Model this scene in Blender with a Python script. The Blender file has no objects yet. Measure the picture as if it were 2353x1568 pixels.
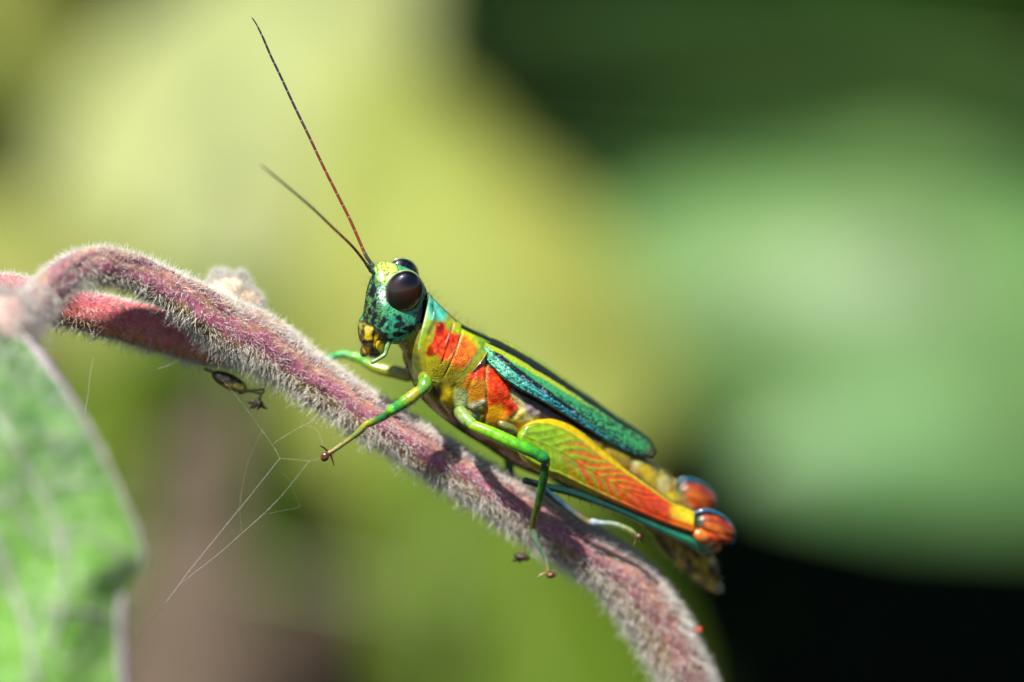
import bpy, math, random
import numpy as np
from mathutils import Vector, Matrix

# ------------------------------------------------------------------ camera, sky, sun, exposure
S = 0.001                       # all lengths below are millimetres, the scene is in metres
D = 172.2                       # camera to the plane of the insect, mm
PITCH = math.radians(22)        # the camera looks down on the stem
LIFT = 1.0                      # the insect sits one metre above the soil
FRAME_MM = 62.0                 # width of the frame at the insect
K = FRAME_MM / 2353.0
SUN_TO = np.array([-0.30, -0.22, 0.93]); SUN_TO /= np.linalg.norm(SUN_TO)
EXPOSURE = 1.2
sc = bpy.context.scene
CP, SP = math.cos(PITCH), math.sin(PITCH)

def stage_to_world(p):
    """stage: x right, y away, z up as the camera sees it (mm) -> world metres"""
    p = np.asarray(p, float)
    x, y, z = p[..., 0], p[..., 1], p[..., 2]
    return np.stack([x, y * CP + z * SP, -y * SP + z * CP], -1) * S + np.array([0, 0, LIFT])

def world_to_stage_dir(w):
    w = np.asarray(w, float)
    return np.array([w[0], w[1] * CP - w[2] * SP, w[1] * SP + w[2] * CP])

cam_data = bpy.data.cameras.new('camera')
cam = bpy.data.objects.new('camera', cam_data)
sc.collection.objects.link(cam)
sc.camera = cam
cam_data.sensor_width = 36
cam_data.lens = 36.0 * D / FRAME_MM
cam_data.clip_start = 0.005
cam_data.clip_end = 400
cam.location = stage_to_world((0, -D, 0))
cam.rotation_euler = (math.pi / 2 - PITCH, 0, 0)
cam_data.dof.use_dof = True
cam_data.dof.focus_distance = (D - 2.6) * S
cam_data.dof.aperture_fstop = 9.8

world = bpy.data.worlds.new('World')
sc.world = world
world.use_nodes = True
wn = world.node_tree
sky_node = wn.nodes.new('ShaderNodeTexSky')
sky_node.sky_type = 'NISHITA'
sky_node.sun_disc = False
sky_node.sun_elevation = math.asin(SUN_TO[2])
sky_node.sun_rotation = math.atan2(SUN_TO[0], SUN_TO[1])
wn.nodes['Background'].inputs['Strength'].default_value = 0.05
wn.links.new(sky_node.outputs[0], wn.nodes['Background'].inputs['Color'])

sun_data = bpy.data.lights.new('sun', 'SUN')
sun_data.energy = 4.9
sun_data.angle = math.radians(0.53)
sun_data.color = (1.0, 0.955, 0.87)
sun = bpy.data.objects.new('sun', sun_data)
sc.collection.objects.link(sun)
sun.location = (-0.5, -0.3, 3)
sun.rotation_euler = Vector(SUN_TO).to_track_quat('Z', 'Y').to_euler()

sc.view_settings.view_transform = 'Standard'
sc.view_settings.look = 'None'
sc.view_settings.exposure = EXPOSURE
sc.view_settings.gamma = 1
sc.view_settings.use_curve_mapping = False
sc.render.engine = 'CYCLES'
sc.cycles.max_bounces = 8
sc.cycles.transparent_max_bounces = 12
sc.cycles.sample_clamp_indirect = 6
sc.cycles.use_denoising = True

# ------------------------------------------------------------------ helpers
rng = np.random.default_rng(11)
random.seed(11)
REG = {0: (0, 0, 1.0 / 1.7408), 1: (1350, 980, 3.016), 2: (1550, 1180, 2.6133), 3: (1900, 1280, 2.6137), 4: (1800, 1600, 2.6133),
       5: (2200, 1700, 2.24), 6: (0, 900, 1.96), 7: (1000, 1300, 2.24), 8: (2000, 1900, 1.889), 9: (1250, 1350, 4.278),
       10: (0, 1300, 1.0966), 11: (950, 0, 1.4255), 12: (700, 1400, 1.4255)}

def z(r, *pts):
    ox, oy, s = REG[r]
    a = np.array(pts, float).reshape(-1, 2)
    return np.stack([(ox + a[:, 0] / s) / 1.7408, (oy + a[:, 1] / s) / 1.7408], -1)

def at(d, Y=0.0):
    """reading on the photograph (2353 wide) at a chosen depth -> stage mm"""
    d = np.atleast_2d(np.asarray(d, float))
    Y = np.broadcast_to(np.asarray(Y, float), d.shape[:1])
    f = 1 + Y / D
    return np.stack([(d[:, 0] - 1176.5) * K * f, Y, (784 - d[:, 1]) * K * f], -1)

def to_d(p):
    f = 1 + p[:, 1] / D
    return np.stack([p[:, 0] / K / f + 1176.5, 784 - p[:, 2] / K / f], -1)

def unit(v):
    v = np.asarray(v, float)
    return v / np.maximum(np.linalg.norm(v, axis=-1, keepdims=True), 1e-12)

def lin(c):
    c = np.asarray(c, float) / 255.0
    return np.where(c <= 0.04045, c / 12.92, ((c + 0.055) / 1.055) ** 2.4)

def hash3(i):
    i = i.astype(np.int64)
    n = (i[..., 0] * 73856093) ^ (i[..., 1] * 19349663) ^ (i[..., 2] * 83492791)
    n = (n ^ (n >> 13)) * 1274126177
    return ((n ^ (n >> 16)) & 0xffff) / 65535.0

def vnoise(p, scale=1.0, octaves=1):
    out = np.zeros(len(p)); amp = 1.0; tot = 0.0
    p = np.asarray(p, float) * scale
    if p.shape[1] == 2: p = np.c_[p, np.zeros(len(p))]
    for o in range(octaves):
        b = np.floor(p); f = p - b; f = f * f * (3 - 2 * f)
        acc = 0
        for dx in (0, 1):
            for dy in (0, 1):
                for dz in (0, 1):
                    w = (f[:, 0] if dx else 1 - f[:, 0]) * (f[:, 1] if dy else 1 - f[:, 1]) * (f[:, 2] if dz else 1 - f[:, 2])
                    acc = acc + w * hash3(b + np.array([dx, dy, dz]))
        out += amp * acc; tot += amp; amp *= .5; p = p * 2.03 + 17.1
    return out / tot

def spline(pts, n):
    """Catmull-Rom through rows of any width, n samples, even in arc length"""
    p = np.asarray(pts, float)
    q = np.vstack([2 * p[0] - p[1], p, 2 * p[-1] - p[-2]])
    m = max(8, n // max(1, len(p) - 1)) * 2
    out = []
    for i in range(len(p) - 1):
        a, b, c, d = q[i:i + 4]
        t = np.linspace(0, 1, m, endpoint=False)[:, None]
        out.append(.5 * (2 * b + (c - a) * t + (2 * a - 5 * b + 4 * c - d) * t ** 2 + (-a + 3 * b - 3 * c + d) * t ** 3))
    out = np.vstack(out + [p[-1:]])
    L = np.r_[0, np.cumsum(np.linalg.norm(np.diff(out[:, :min(3, out.shape[1])], axis=0), axis=1))]
    s = np.linspace(0, L[-1], n)
    return np.stack([np.interp(s, L, out[:, j]) for j in range(out.shape[1])], -1)

def frames(c):
    """rotation-minimising frame: tangent, sideways, upward"""
    t = unit(np.gradient(c, axis=0))
    up = np.array([0, -.2, 1.0])
    a0 = np.cross(t[0], up)
    if np.linalg.norm(a0) < .05: a0 = np.cross(t[0], np.array([0, 1.0, .1]))
    a = np.zeros_like(t); a[0] = unit(a0)
    for i in range(1, len(t)):
        v = a[i - 1] - np.dot(a[i - 1], t[i]) * t[i]
        a[i] = v / max(np.linalg.norm(v), 1e-9)
    return t, a, np.cross(a, t)

class Mesh:
    def __init__(s): s.v = []; s.f = []; s.n = 0; s.c = []
    def add(s, v, f, c=None):
        v = np.asarray(v, float); s.v.append(v)
        s.f.append((np.asarray(f[0]) + s.n if len(f[0]) else None, np.asarray(f[1]) + s.n if len(f[1]) else None))
        if c is not None: s.c.append(np.broadcast_to(np.asarray(c, float), (len(v), 3)))
        s.n += len(v)
        return s
    def verts(s): return np.vstack(s.v)
    def cols(s): return np.vstack(s.c) if s.c else None
    def quads(s): 
        q = [a for a, b in s.f if a is not None]; return np.vstack(q) if q else np.zeros((0, 4), int)
    def tris(s):
        q = [b for a, b in s.f if b is not None]; return np.vstack(q) if q else np.zeros((0, 3), int)

def grid_faces(nu, nv, wrap=False):
    i = np.arange(nu - 1)[:, None]; j = np.arange(nv if wrap else nv - 1)[None]
    j2 = (j + 1) % nv
    return np.stack([i * nv + j, i * nv + j2, (i + 1) * nv + j2, (i + 1) * nv + j], -1).reshape(-1, 4)

def caps(nu, nv, base):
    j = np.arange(nv); j2 = (j + 1) % nv
    a = np.stack([np.full(nv, base), j2, j], -1); o = (nu - 1) * nv
    b = np.stack([np.full(nv, base + 1), o + j, o + j2], -1)
    return np.vstack([a, b])

def tube(c, r, ns=10, squash=1.0, m=None, col=None, round_ends=True):
    """closed tapered tube round the points c"""
    m = m or Mesh()
    c = np.asarray(c, float); r = np.broadcast_to(np.asarray(r, float), (len(c),)).copy()
    t, a, b = frames(c)
    if round_ends:
        e0 = [c[0] - t[0] * r[0] * k for k in (.85, .5)]; e1 = [c[-1] + t[-1] * r[-1] * k for k in (.5, .85)]
        c = np.vstack([e0, c, e1]); r = np.r_[r[0] * .5, r[0] * .85, r, r[-1] * .85, r[-1] * .5]
        a = np.vstack([a[:1], a[:1], a, a[-1:], a[-1:]]); b = np.vstack([b[:1], b[:1], b, b[-1:], b[-1:]])
        t = np.vstack([t[:1], t[:1], t, t[-1:], t[-1:]])
    th = np.linspace(0, 2 * np.pi, ns, endpoint=False)
    ring = c[:, None] + r[:, None, None] * (np.cos(th)[None, :, None] * a[:, None] * squash + np.sin(th)[None, :, None] * b[:, None])
    e = .15 if round_ends else 0
    v = np.vstack([ring.reshape(-1, 3), c[:1] - t[:1] * r[0] * e, c[-1:] + t[-1:] * r[-1] * e])
    m.add(v, (grid_faces(len(c), ns, True), caps(len(c), ns, len(c) * ns)), col)
    return m

def ellipsoid(c, ax, m=None, nu=24, nv=32, col=None, power=1.0):
    """ax: three stage vectors (semi axes)"""
    m = m or Mesh(); ax = np.asarray(ax, float)
    u = np.linspace(-np.pi / 2, np.pi / 2, nu)[1:-1]; w = np.linspace(0, 2 * np.pi, nv, endpoint=False)
    sg = lambda x: np.sign(x) * np.abs(x) ** power
    U, W = np.meshgrid(u, w, indexing='ij')
    p = np.stack([sg(np.cos(U)) * sg(np.cos(W)), sg(np.cos(U)) * sg(np.sin(W)), sg(np.sin(U))], -1).reshape(-1, 3)
    p = np.vstack([p, [[0, 0, -1], [0, 0, 1]]])
    v = np.asarray(c) + p @ ax
    m.add(v, (grid_faces(nu - 2, nv, True), caps(nu - 2, nv, (nu - 2) * nv)), col)
    return m

def hairs(m, roots, dirs, length, r, bend=None, seg=3, col=None):
    """one bmesh-like batch of three-sided bent hairs"""
    n = len(roots); roots = np.asarray(roots); dirs = unit(dirs)
    length = np.broadcast_to(length, (n,)); r = np.broadcast_to(r, (n,))
    if bend is None: bend = rng.normal(size=(n, 3))
    bend = np.asarray(bend, float)
    side = unit(np.cross(dirs, rng.normal(size=(n, 3)))); up = np.cross(dirs, side)
    rows = []
    for i in range(seg):
        t = i / (seg - 1) if seg > 1 else 0
        t *= .93
        c = roots + dirs * (length * t)[:, None] + bend * (length * t * t)[:, None]
        rr = r * (1 - .75 * t)
        for j in range(3):
            a = 2 * np.pi * j / 3
            rows.append(c + rr[:, None] * (math.cos(a) * side + math.sin(a) * up))
    tip = roots + dirs * length[:, None] + bend * length[:, None]
    per = seg * 3 + 1
    v = np.stack(rows + [tip], 1).reshape(-1, 3)
    q = []; t3 = []
    for i in range(seg - 1):
        for j in range(3):
            q.append([i * 3 + j, i * 3 + (j + 1) % 3, i * 3 + 3 + (j + 1) % 3, i * 3 + 3 + j])
    for j in range(3): t3.append([(seg - 1) * 3 + j, (seg - 1) * 3 + (j + 1) % 3, per - 1])
    o = (np.arange(n) * per)[:, None, None]
    if col is not None: col = np.repeat(np.broadcast_to(col, (n, 3)), per, axis=0)
    m.add(v, ((np.array(q)[None] + o).reshape(-1, 4) if q else [], (np.array(t3)[None] + o).reshape(-1, 3)), col)
    return m

def root_of(o):
    while o is not None and o.parent is not None: o = o.parent
    return o

def build(name, m, mat, parent=None, smooth=True, extra=None, stage=True):
    """link one Mesh as one object; vertices are stored relative to its thing's base"""
    v = stage_to_world(m.verts()) if stage else m.verts() * 1.0
    base = np.zeros(3)
    if parent is not None: base = np.array(root_of(parent).location)
    else: base = (v.min(0) + v.max(0)) / 2; base[2] = v[:, 2].min()
    q, t = m.quads(), m.tris()
    me = bpy.data.meshes.new(name)
    me.vertices.add(len(v)); me.vertices.foreach_set('co', (v - base).astype(np.float32).ravel())
    me.loops.add(q.size + t.size)
    me.loops.foreach_set('vertex_index', np.r_[q.ravel(), t.ravel()].astype(np.int32))
    me.polygons.add(len(q) + len(t))
    st = np.r_[np.arange(len(q)) * 4, q.size + np.arange(len(t)) * 3].astype(np.int32)
    me.polygons.foreach_set('loop_start', st)
    me.polygons.foreach_set('use_smooth', np.full(len(q) + len(t), smooth))
    me.update(calc_edges=True)
    col = m.cols()
    if col is not None:
        a = me.attributes.new('pigment', 'FLOAT_COLOR', 'POINT')
        a.data.foreach_set('color', np.c_[col, np.ones(len(col))].astype(np.float32).ravel())
    for key, val in (extra or {}).items():
        a = me.attributes.new(key, 'FLOAT', 'POINT'); a.data.foreach_set('value', np.asarray(val, np.float32))
    me.validate()
    o = bpy.data.objects.new(name, me)
    sc.collection.objects.link(o)
    if mat is not None: me.materials.append(mat)
    if parent is None: o.location = base
    else: o.parent = parent
    return o

def empty(name, stage_loc=None, world_loc=None):
    o = bpy.data.objects.new(name, None)
    sc.collection.objects.link(o)
    o.empty_display_size = .005
    o.location = world_loc if world_loc is not None else stage_to_world(np.asarray(stage_loc, float))
    return o

def tag(o, label=None, cat=None, group=None, kind=None):
    if label: o['label'] = label
    if cat: o['category'] = cat
    if group: o['group'] = group
    if kind: o['kind'] = kind
    return o

def material(name, color=(.5, .5, .5), rough=.5, spec=.5, attr=None, noise=None, bump=None, coat=0, trans=0, sss=0, sss_r=.3,
             sheen=0, hue_noise=None, trans_color=None, metallic=0):
    """noise=(scale per mm, amount), bump=(kind, scale per mm, depth mm, strength)"""
    m = bpy.data.materials.new(name); m.use_nodes = True
    nt = m.node_tree; N = nt.nodes; L = nt.links
    b = N['Principled BSDF']
    b.inputs['Roughness'].default_value = rough
    b.inputs['Specular IOR Level'].default_value = spec
    b.inputs['Coat Weight'].default_value = coat
    b.inputs['Coat Roughness'].default_value = .13
    b.inputs['Metallic'].default_value = metallic
    if sheen:
        b.inputs['Sheen Weight'].default_value = sheen; b.inputs['Sheen Roughness'].default_value = .5
    if sss:
        b.inputs['Subsurface Weight'].default_value = sss
        b.inputs['Subsurface Radius'].default_value = (1, .8, .4)
        b.inputs['Subsurface Scale'].default_value = sss_r * S
    tc = N.new('ShaderNodeTexCoord'); mp = N.new('ShaderNodeMapping')
    mp.inputs['Scale'].default_value = (1 / S,) * 3
    L.new(tc.outputs['Object'], mp.inputs['Vector'])
    if attr:
        a = N.new('ShaderNodeAttribute'); a.attribute_name = attr; out = a.outputs['Color']
    else:
        a = N.new('ShaderNodeRGB'); a.outputs[0].default_value = (*color, 1); out = a.outputs[0]
    if noise:
        n = N.new('ShaderNodeTexNoise'); n.inputs['Scale'].default_value = noise[0]; n.inputs['Detail'].default_value = 5
        L.new(mp.outputs[0], n.inputs['Vector'])
        r = N.new('ShaderNodeMapRange'); r.inputs[1].default_value = .3; r.inputs[2].default_value = .7
        r.inputs[3].default_value = 1 - noise[1]; r.inputs[4].default_value = 1 + noise[1]
        L.new(n.outputs[0], r.inputs[0])
        hs = N.new('ShaderNodeHueSaturation'); L.new(r.outputs[0], hs.inputs['Value']); L.new(out, hs.inputs['Color'])
        out = hs.outputs[0]
        if hue_noise:
            n2 = N.new('ShaderNodeTexNoise'); n2.inputs['Scale'].default_value = noise[0] * .37; L.new(mp.outputs[0], n2.inputs['Vector'])
            r2 = N.new('ShaderNodeMapRange'); r2.inputs[1].default_value = .3; r2.inputs[2].default_value = .7
            r2.inputs[3].default_value = .5 - hue_noise; r2.inputs[4].default_value = .5 + hue_noise
            L.new(n2.outputs[0], r2.inputs[0]); L.new(r2.outputs[0], hs.inputs['Hue'])
    L.new(out, b.inputs['Base Color'])
    if bump:
        kind, scl, depth, strength = bump[:4]
        if kind == 'voronoi':
            t = N.new('ShaderNodeTexVoronoi'); t.feature = 'F1'; h = t.outputs['Distance']
        elif kind == 'cells':
            t = N.new('ShaderNodeTexVoronoi'); t.feature = 'DISTANCE_TO_EDGE'; h = t.outputs['Distance']
        else:
            t = N.new('ShaderNodeTexNoise'); t.inputs['Detail'].default_value = 4; h = t.outputs[0]
        t.inputs['Scale'].default_value = scl
        L.new(mp.outputs[0], t.inputs['Vector'])
        bp = N.new('ShaderNodeBump'); bp.inputs['Distance'].default_value = depth * S; bp.inputs['Strength'].default_value = strength
        if len(bump) > 4:
            ma = N.new('ShaderNodeAttribute'); ma.attribute_name = bump[4]
            mu = N.new('ShaderNodeMath'); mu.operation = 'MULTIPLY'; mu.inputs[1].default_value = strength
            L.new(ma.outputs['Fac'], mu.inputs[0]); L.new(mu.outputs[0], bp.inputs['Strength'])
        L.new(h, bp.inputs['Height']); L.new(bp.outputs[0], b.inputs['Normal'])
    if trans:
        tr = N.new('ShaderNodeBsdfTranslucent'); mx = N.new('ShaderNodeMixShader'); mx.inputs[0].default_value = trans
        if trans_color is not None: tr.inputs['Color'].default_value = (*trans_color, 1)
        else: L.new(out, tr.inputs['Color'])
        L.new(b.outputs[0], mx.inputs[1]); L.new(tr.outputs[0], mx.inputs[2])
        L.new(mx.outputs[0], N['Material Output'].inputs['Surface'])
    return m
# ------------------------------------------------------------------ the setting: soil, added shade trees out of view, undergrowth, plants behind
def world_mesh(v, q, t=()):
    m = Mesh(); m.add(v, (q, t)); return m

n = 140
gx = np.sign(np.linspace(-1, 1, n)) * np.abs(np.linspace(-1, 1, n)) ** 3 * 60
X, Yg = np.meshgrid(gx, gx + 1.5, indexing='ij')
gv = np.stack([X.ravel(), Yg.ravel(), np.zeros(n * n)], -1)
gv[:, 2] = (vnoise(gv[:, :2], 5, 3) - .5) * .05 * np.exp(-np.hypot(gv[:, 0], gv[:, 1]) / 6)
M_soil = material('dark_soil', (.018, .014, .009), .95, .2, noise=(.05, .4), bump=('noise', .15, 4, .6))
tag(build('ground', world_mesh(gv, grid_faces(n, n)), M_soil, stage=False), kind='structure')

def leaf_mesh(base, tip, normal, width, sag=.12, cup=.15, nu=26, nv=13, pointed=.75, wave=.02, fat=.42):
    """ovate leaf blade from base to tip (stage mm); returns Mesh and the midrib points"""
    base, tip = np.asarray(base, float), np.asarray(tip, float)
    ax = tip - base; Ln = np.linalg.norm(ax); ax /= Ln
    nrm = unit(normal - ax * np.dot(normal, ax)); side = np.cross(ax, nrm)
    s = np.linspace(0, 1, nu); t = np.linspace(-1, 1, nv)
    prof = (np.sin(np.pi * s ** fat) ** pointed) * (1 - .25 * s)
    prof = np.maximum(prof, .012); prof /= prof.max()
    mid = base + ax * (s * Ln)[:, None] + nrm * (Ln * sag * np.sin(np.pi * s))[:, None]
    v = mid[:, None] + side[None, None] * (t[None, :, None] * prof[:, None, None] * width / 2)
    lift = cup * width * (np.abs(t)[None] ** 2) * prof[:, None] * -.5 + wave * width * np.sin(s * 17)[:, None] * t[None] ** 2
    lift += .012 * width * np.cos((s[:, None] * 9 - np.abs(t)[None] * 1.6) * 2 * np.pi) * prof[:, None] * (np.abs(t)[None] > .05)
    v = v + nrm * lift[..., None]
    m = Mesh(); m.add(v.reshape(-1, 3), (grid_faces(nu, nv), []))
    return m, mid - nrm * .6

def leaf_part(plant, mats, base, tip, normal, width, stem_pt=None, **kw):
    m, mid = leaf_mesh(base, tip, normal, width, **kw)
    lf = build('leaf', m, mats[0], plant)
    Ln = np.linalg.norm(np.asarray(tip) - base)
    pts = spline(mid, 16)
    build('midrib', tube(pts, np.linspace(.012, .003, 16) * Ln, 6), mats[1], lf)
    if stem_pt is not None:
        b = np.asarray(base, float); s_ = np.asarray(stem_pt, float)
        c = spline(np.array([s_, (s_ + b) / 2 + np.array([0, 0, np.linalg.norm(b - s_) * .12]), b + unit(b - s_) * .4]), 14)
        build('petiole', tube(c, np.linspace(.014, .011, 14) * Ln, 7), mats[1], plant)
    return lf

def ground_under(p):
    """stage point straight below p, a little under the soil"""
    w = stage_to_world(np.asarray(p, float)); h = (w[2] + .02) / S
    return np.asarray(p, float) + h * np.array([0, SP, -CP])

def bg_plant(name, label, cat, root, stem_pts, r0, mats, leaves, group=None):
    base = ground_under(root)
    e = empty(name, base + np.array([0, -SP, CP]) * 20)
    tag(e, label, cat, group)
    c = spline(np.vstack([base, np.asarray(stem_pts, float)]), 40)
    build('stem', tube(c, np.linspace(r0, r0 * .45, 40), 9), mats[1], e)
    for (b, t_, nrm, w, kw) in leaves:
        b = np.asarray(b, float)
        j = np.argmin(np.linalg.norm(c - b, axis=1))
        leaf_part(e, mats, b, np.asarray(t_, float), np.asarray(nrm, float), w, stem_pt=c[j], **kw)
    return e

SUN_ST = world_to_stage_dir(SUN_TO)
UP_ST = np.array([0, -SP, CP])

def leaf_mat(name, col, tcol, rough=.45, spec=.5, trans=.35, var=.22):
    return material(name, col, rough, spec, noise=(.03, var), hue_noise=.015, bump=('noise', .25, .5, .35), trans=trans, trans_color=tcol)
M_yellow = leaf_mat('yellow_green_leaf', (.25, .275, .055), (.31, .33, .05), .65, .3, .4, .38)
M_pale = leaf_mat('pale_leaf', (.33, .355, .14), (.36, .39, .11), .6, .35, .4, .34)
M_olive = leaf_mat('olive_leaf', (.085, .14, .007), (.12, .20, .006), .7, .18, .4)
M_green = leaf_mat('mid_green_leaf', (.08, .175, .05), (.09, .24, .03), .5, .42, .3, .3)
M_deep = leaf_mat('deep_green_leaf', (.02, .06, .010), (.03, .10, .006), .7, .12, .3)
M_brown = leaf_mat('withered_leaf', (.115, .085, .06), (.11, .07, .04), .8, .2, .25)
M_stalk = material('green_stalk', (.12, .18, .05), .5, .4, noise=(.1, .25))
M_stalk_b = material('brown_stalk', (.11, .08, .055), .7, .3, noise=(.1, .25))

P = lambda x, y, Y: at((x, y), Y)[0]


def plane_leaf(cx, cy, Y, length, ang, nrm, width, **kw):
    """leaf centred on a sight line at depth Y; length and width are its true sizes in mm, ang its slope as seen"""
    c = P(cx, cy, Y); nrm = unit(nrm)
    a = np.array([math.cos(math.radians(ang)), 0, math.sin(math.radians(ang))])
    a[1] = -(a[0] * nrm[0] + a[2] * nrm[2]) / nrm[1]
    a = unit(a)
    return (c - a * length / 2, c + a * length / 2, nrm, width, kw)

def added_shade_tree(name, label, foot, height, crown, radii, nleaf, leaf_size, mat, bark, seed):  # unseen tree, added only to cast shade on the background
    r = np.random.default_rng(seed)
    e = empty(name, world_loc=(*foot, 0)); tag(e, label, 'tree')
    foot3 = np.array([*foot, -.05]); crown = np.array(crown, float)
    m = Mesh()
    c = spline(np.array([foot3, foot3 + (crown - foot3) * [.1, .1, .45] + [.03, .02, 0], crown + [0, 0, radii[2] * .3]]), 40)
    tube(c, np.linspace(.09, .02, 40) * height / 3, 12, m=m)
    for i in range(14):
        b = c[16 + i]; d = unit(r.normal(size=3) * [1, 1, .4]) * np.array(radii) * .8
        tube(spline(np.array([b, b + d * .5 + [0, 0, .12], b + d + [0, 0, .1]]), 10), np.linspace(.025, .006, 10), 6, m=m)
    build('trunk', m, bark, e, stage=False)
    p = unit(r.normal(size=(nleaf, 3))) * (r.random(nleaf) ** .45)[:, None]
    p = crown + p * radii * (1 + .25 * np.sin(p[:, :1] * 7 + 2) * np.cos(p[:, 1:2] * 6))
    a = unit(r.normal(size=(nleaf, 3)) * [1, 1, .5]); n = unit(np.cross(a, r.normal(size=(nleaf, 3)))); n[n[:, 2] < 0] *= -1
    b = np.cross(a, n); sz = leaf_size * r.uniform(.7, 1.3, nleaf)[:, None]
    v = np.stack([p - a * sz, p - b * sz * .42 + n * sz * .12, p + a * sz, p + b * sz * .42 + n * sz * .12], 1).reshape(-1, 3)
    q = (np.arange(nleaf) * 4)[:, None] + np.arange(4)[None]
    cm = Mesh(); cm.add(v, (q, []))
    build('crown', cm, mat, e, smooth=False, stage=False)
    return e

M_bark = material('bark', (.09, .065, .045), .9, .2, noise=(.02, .4), bump=('noise', .06, 6, .8))
added_shade_tree('added_shade_tree', 'added tree out of view, its crown placed to shade the soil behind the stem', (1.9, 3.0), 2.6, (.55, 2.0, 2.2), (2.1, 1.35, .55), 32000, .07, M_deep, M_bark, 5)
added_shade_tree('added_small_tree', 'small added tree out of view, placed to shade the undergrowth on the side of the leaf', (-2.1, 3.0), 2.6, (-1.2, 1.95, 2.3), (1.3, 1.25, .5), 16000, .07, M_deep, M_bark, 6)  # second unseen tree, added to darken the ground on the left

# low dark ground cover in the shade of the added trees
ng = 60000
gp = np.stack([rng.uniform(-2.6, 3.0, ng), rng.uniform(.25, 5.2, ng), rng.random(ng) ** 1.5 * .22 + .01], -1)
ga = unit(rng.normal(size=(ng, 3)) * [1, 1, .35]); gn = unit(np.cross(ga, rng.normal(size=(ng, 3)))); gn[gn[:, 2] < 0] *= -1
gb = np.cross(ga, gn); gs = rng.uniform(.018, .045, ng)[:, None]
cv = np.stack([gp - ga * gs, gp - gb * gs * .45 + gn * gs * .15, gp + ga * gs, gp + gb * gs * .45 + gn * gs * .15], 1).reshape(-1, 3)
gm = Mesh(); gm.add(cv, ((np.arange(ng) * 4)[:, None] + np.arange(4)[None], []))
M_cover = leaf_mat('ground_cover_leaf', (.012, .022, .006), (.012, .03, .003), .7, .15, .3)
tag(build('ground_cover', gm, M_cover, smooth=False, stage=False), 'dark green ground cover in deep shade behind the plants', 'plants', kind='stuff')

n_sun = np.array([-.1, -.72, .70])      # turned to sun and camera
n_cam = np.array([-.1, -.95, .25])
n_down = np.array([0, -.93, -.3])
# right: broad green leaf catching the sky, dark gaps above and below it
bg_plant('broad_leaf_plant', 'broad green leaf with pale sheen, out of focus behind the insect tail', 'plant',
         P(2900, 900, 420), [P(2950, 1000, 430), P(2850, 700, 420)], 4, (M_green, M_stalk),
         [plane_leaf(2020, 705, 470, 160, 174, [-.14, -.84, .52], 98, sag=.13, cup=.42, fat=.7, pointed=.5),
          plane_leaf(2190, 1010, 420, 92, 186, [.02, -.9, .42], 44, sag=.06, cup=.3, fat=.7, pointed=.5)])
bg_plant('overhanging_plant', 'olive leaf hanging over the dark gap behind the insect, with an added shading leaf out of view', 'plant',
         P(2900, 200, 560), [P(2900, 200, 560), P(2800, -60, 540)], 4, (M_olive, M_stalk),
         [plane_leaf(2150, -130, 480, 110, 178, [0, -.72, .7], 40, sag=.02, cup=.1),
          plane_leaf(1800, -880, 450, 150, 178, [0, -.3, .95], 110, sag=.02, cup=.1)])  # second leaf sits out of view, added to shade the broad leaf
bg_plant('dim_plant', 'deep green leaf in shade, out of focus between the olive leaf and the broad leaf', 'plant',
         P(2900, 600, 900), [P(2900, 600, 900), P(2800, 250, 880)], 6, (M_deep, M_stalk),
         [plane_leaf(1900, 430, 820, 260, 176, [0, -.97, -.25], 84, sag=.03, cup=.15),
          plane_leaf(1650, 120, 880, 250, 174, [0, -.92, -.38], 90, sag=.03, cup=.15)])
# left and centre: yellow-green foliage in full sun
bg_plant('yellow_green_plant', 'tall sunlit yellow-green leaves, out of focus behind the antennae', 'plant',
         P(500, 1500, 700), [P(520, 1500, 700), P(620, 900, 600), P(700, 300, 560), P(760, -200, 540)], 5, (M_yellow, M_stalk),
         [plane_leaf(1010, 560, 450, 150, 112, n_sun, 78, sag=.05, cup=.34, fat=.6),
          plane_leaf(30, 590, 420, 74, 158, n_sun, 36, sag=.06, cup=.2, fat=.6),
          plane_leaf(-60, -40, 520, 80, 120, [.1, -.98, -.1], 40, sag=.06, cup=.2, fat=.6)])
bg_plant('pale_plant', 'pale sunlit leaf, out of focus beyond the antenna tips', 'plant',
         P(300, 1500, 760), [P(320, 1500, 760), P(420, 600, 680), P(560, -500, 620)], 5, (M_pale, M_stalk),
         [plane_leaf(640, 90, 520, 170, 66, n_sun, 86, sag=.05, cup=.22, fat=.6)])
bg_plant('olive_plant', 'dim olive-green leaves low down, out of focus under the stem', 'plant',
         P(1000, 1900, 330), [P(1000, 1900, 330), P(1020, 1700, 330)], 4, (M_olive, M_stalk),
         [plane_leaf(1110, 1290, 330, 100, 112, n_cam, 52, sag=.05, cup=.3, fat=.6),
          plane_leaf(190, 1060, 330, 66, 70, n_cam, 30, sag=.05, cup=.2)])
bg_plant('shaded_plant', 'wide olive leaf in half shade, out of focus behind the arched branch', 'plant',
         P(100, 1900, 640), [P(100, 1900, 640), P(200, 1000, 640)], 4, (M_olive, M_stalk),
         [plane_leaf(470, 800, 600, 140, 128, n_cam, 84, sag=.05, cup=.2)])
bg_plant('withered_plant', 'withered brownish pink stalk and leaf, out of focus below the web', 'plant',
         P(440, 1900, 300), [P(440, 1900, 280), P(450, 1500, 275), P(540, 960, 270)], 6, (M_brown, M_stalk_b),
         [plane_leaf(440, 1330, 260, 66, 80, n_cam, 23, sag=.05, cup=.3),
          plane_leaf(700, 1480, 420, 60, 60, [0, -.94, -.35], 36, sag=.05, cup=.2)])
smooth01_ = lambda x: np.clip(x, 0, 1) ** 2 * (3 - 2 * np.clip(x, 0, 1))
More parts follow.
